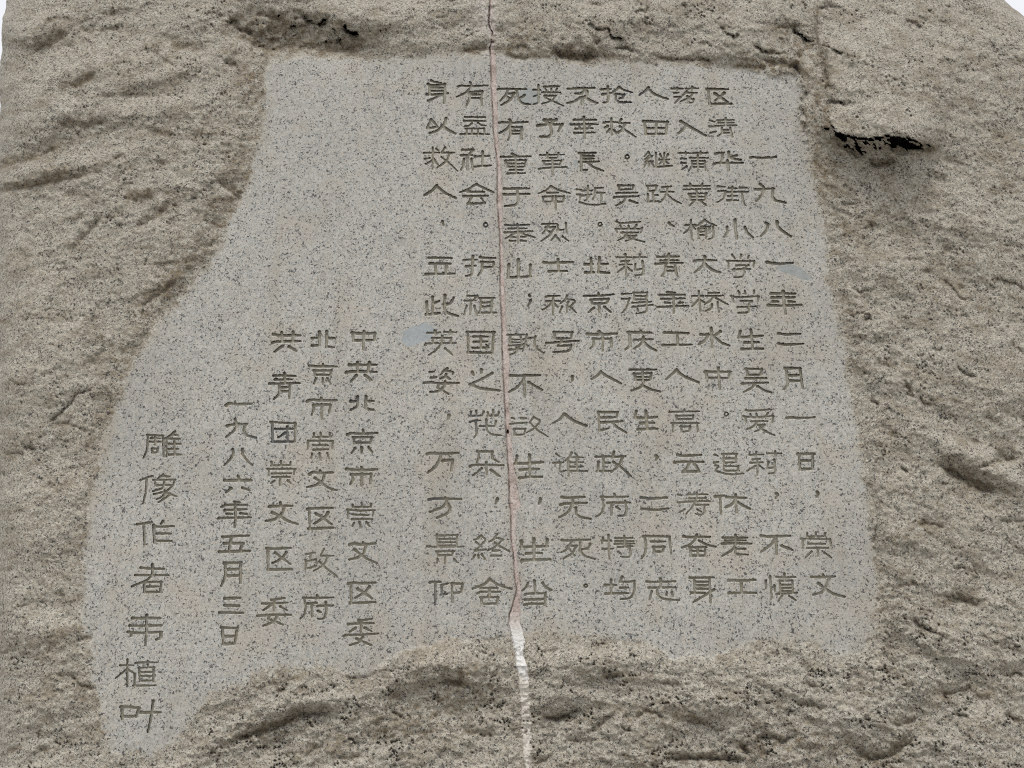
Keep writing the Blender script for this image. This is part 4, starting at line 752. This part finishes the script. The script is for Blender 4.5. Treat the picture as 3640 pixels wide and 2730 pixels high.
M_pat = [patchmat('blue-grey repair mortar', rgb(.37, .40, .41), rgb(.31, .33, .335)), patchmat('grey-green repair mortar', rgb(.265, .285, .275), rgb(.33, .345, .33))]

# ---------------------------------------------------------------- objects
def link(o, parent=None):
    SC.collection.objects.link(o)
    if parent is not None: o.parent = parent
    return o
root = bpy.data.objects.new('granite_monument', None); link(root)
root.location = (0, 0, 0); root.empty_display_size = .3
root['label'] = 'two joined blocks of rough speckled granite with a flattened panel of carved Chinese writing'
root['category'] = 'monument'

def mesh_obj(name, quads, mat, parent, extra=None):
    idx, inv = np.unique(quads.ravel(), return_inverse=True)
    vs = V[idx]; ns = N_[idx]; q4 = inv.reshape(-1, 4)
    ex_n = 0
    if extra is not None:
        ev, eq = extra; q4 = np.concatenate([q4, eq + len(vs)]) if len(eq) else q4; ex_n = len(ev); vs = np.concatenate([vs, ev])
    me = bpy.data.meshes.new(name)
    me.vertices.add(len(vs)); me.vertices.foreach_set('co', np.ascontiguousarray(vs, np.float32).ravel())
    me.loops.add(q4.size); me.loops.foreach_set('vertex_index', q4.ravel().astype(np.int32))
    me.polygons.add(len(q4)); me.polygons.foreach_set('loop_start', (np.arange(len(q4)) * 4).astype(np.int32))
    me.update(calc_edges=True)
    me.polygons.foreach_set('use_smooth', np.ones(len(q4), bool))
    for k, a in ATT.items():
        at = me.attributes.new(k, 'FLOAT', 'POINT'); val = np.zeros(len(vs), np.float32); val[:len(idx)] = a[idx]
        if ex_n and k == 'rough': val[len(idx):] = 1
        at.data.foreach_set('value', val)
    if ex_n:                     # sides and back: let Blender work their normals out
        nn = np.zeros((len(vs), 3), np.float32); nn[:len(idx)] = ns
        me.normals_split_custom_set_from_vertices(nn.tolist())
    else:
        me.normals_split_custom_set_from_vertices(ns)
    me.materials.append(mat)
    o = bpy.data.objects.new(name, me); link(o, parent)
    return o, idx

flip = np.cross(V[allq[0, 1]] - V[allq[0, 0]], V[allq[0, 2]] - V[allq[0, 0]])[1] > 0
if flip: allq = allq[:, ::-1].copy()

def back_shell(rgt):
    """sides, top and back of one block: rings of vertices behind the outline of its face"""
    mid_col = None
    rows = np.arange(0, nR, K); cols = np.arange(0, nC, K)
    xm = ((sl + sr) * .5)
    pts = []
    if not rgt:
        for r in rows[::-1]: pts.append(V[r * nC])
        for c in cols:
            if FX[0, c] < xm[0, c]: pts.append(V[c])
        for r in rows[::6]:
            c = int(np.argmin(np.abs(FX[r] - xm[r]))); pts.append(V[r * nC + c] + np.array([0, .02, 0], np.float32))
    else:
        for r in rows[::-6]:
            c = int(np.argmin(np.abs(FX[r] - xm[r]))); pts.append(V[r * nC + c] + np.array([0, .02, 0], np.float32))
        for c in cols:
            if FX[0, c] >= xm[0, c]: pts.append(V[c])
        for r in rows: pts.append(V[r * nC + nC - 1])
    P = np.array(pts, np.float32); cen = P.mean(0); n = len(P)
    rings = [P]
    for (dy, sc) in ((.10, 1.005), (.28, 1.0), (.50, .985), (.72, .93), (.86, .82), (.90, .5)):
        Q = P.copy(); lock = 1.0
        Q[:, 0] = cen[0] + (P[:, 0] - cen[0]) * sc; Q[:, 2] = np.maximum(cen[2] + (P[:, 2] - cen[2]) * sc, 0 if sc > .9 else 0)
        Q[:, 1] = dy + .02 * fbm(P[:, 0] * 3, P[:, 2] * 3 + dy * 5, 2, 9) ; rings.append(Q.astype(np.float32))
    C_ = np.tile(np.array([[cen[0], .92, cen[2]]], np.float32), (n, 1)); rings.append(C_)
    ev = np.concatenate(rings); q = []
    for k in range(len(rings) - 1):
        a = np.arange(n); b_ = (a + 1) % n
        q.append(np.stack([k * n + a, k * n + b_, (k + 1) * n + b_, (k + 1) * n + a], -1))
    return ev, np.concatenate(q)

stone_parts = []
for rgt in (False, True):
    m = (isR == rgt) & rk & (own < 0)
    o, _ = mesh_obj('stone_block', allq[m], M_gran, root, back_shell(rgt))
    o['label'] = 'rough unworked granite of the right-hand block' if rgt else 'rough unworked granite of the left-hand block'
panels = []
for rgt in (False, True):
    m = (isR == rgt) & ~rk & (own < 0)
    o, _ = mesh_obj('inscription_panel', allq[m], M_gran, root)
    o['label'] = 'flattened panel right of the joint, full of carved columns' if rgt else 'flattened panel left of the joint, blank at its upper left'
    panels.append(o)
o, _ = mesh_obj('mortar_joint', allq[own == 1000], M_mort, root)
for k, (poly, lab) in enumerate(PATCHES):
    m = own == 1001 + k
    if m.any():
        o, _ = mesh_obj('repair_patch', allq[m], M_pat[0 if k == 0 else 1], root); o['label'] = lab
order = np.argsort(own, kind='stable'); so = own[order]
names = {'，': 'carved_comma', '。': 'carved_full_stop', '、': 'carved_comma', '；': 'carved_semicolon'}
for cid, (nm, w) in enumerate(chars):
    a, b_ = np.searchsorted(so, cid), np.searchsorted(so, cid, 'right')
    if b_ <= a: continue
    q = allq[order[a:b_]]
    cxm = V[q[:, 0], 0].mean(); rgt = isR[order[a:b_]].mean() > .5
    mesh_obj(names.get(nm, 'carved_character'), q, M_carv, panels[int(rgt)])

# ---------------------------------------------------------------- ground the stone stands on
t = NT('ground concrete'); c = t.mix(t.ramp(t.noise(3, 4, .6, 1), .3, .7), rgb(.27, .26, .24), rgb(.34, .33, .31)); t.link(c, t.b.inputs['Base Color'])
t.b.inputs['Roughness'].default_value = .9
bpy.ops.mesh.primitive_plane_add(size=400, location=(0, 0, 0.0)); g = bpy.context.object
g.name = 'ground'; g.data.name = 'ground'; g.data.materials.append(t.m); g['kind'] = 'structure'
print('quads', len(allq), 'chars', len(chars), 'base z', float(V[:, 2].min()), 'flip', flip)
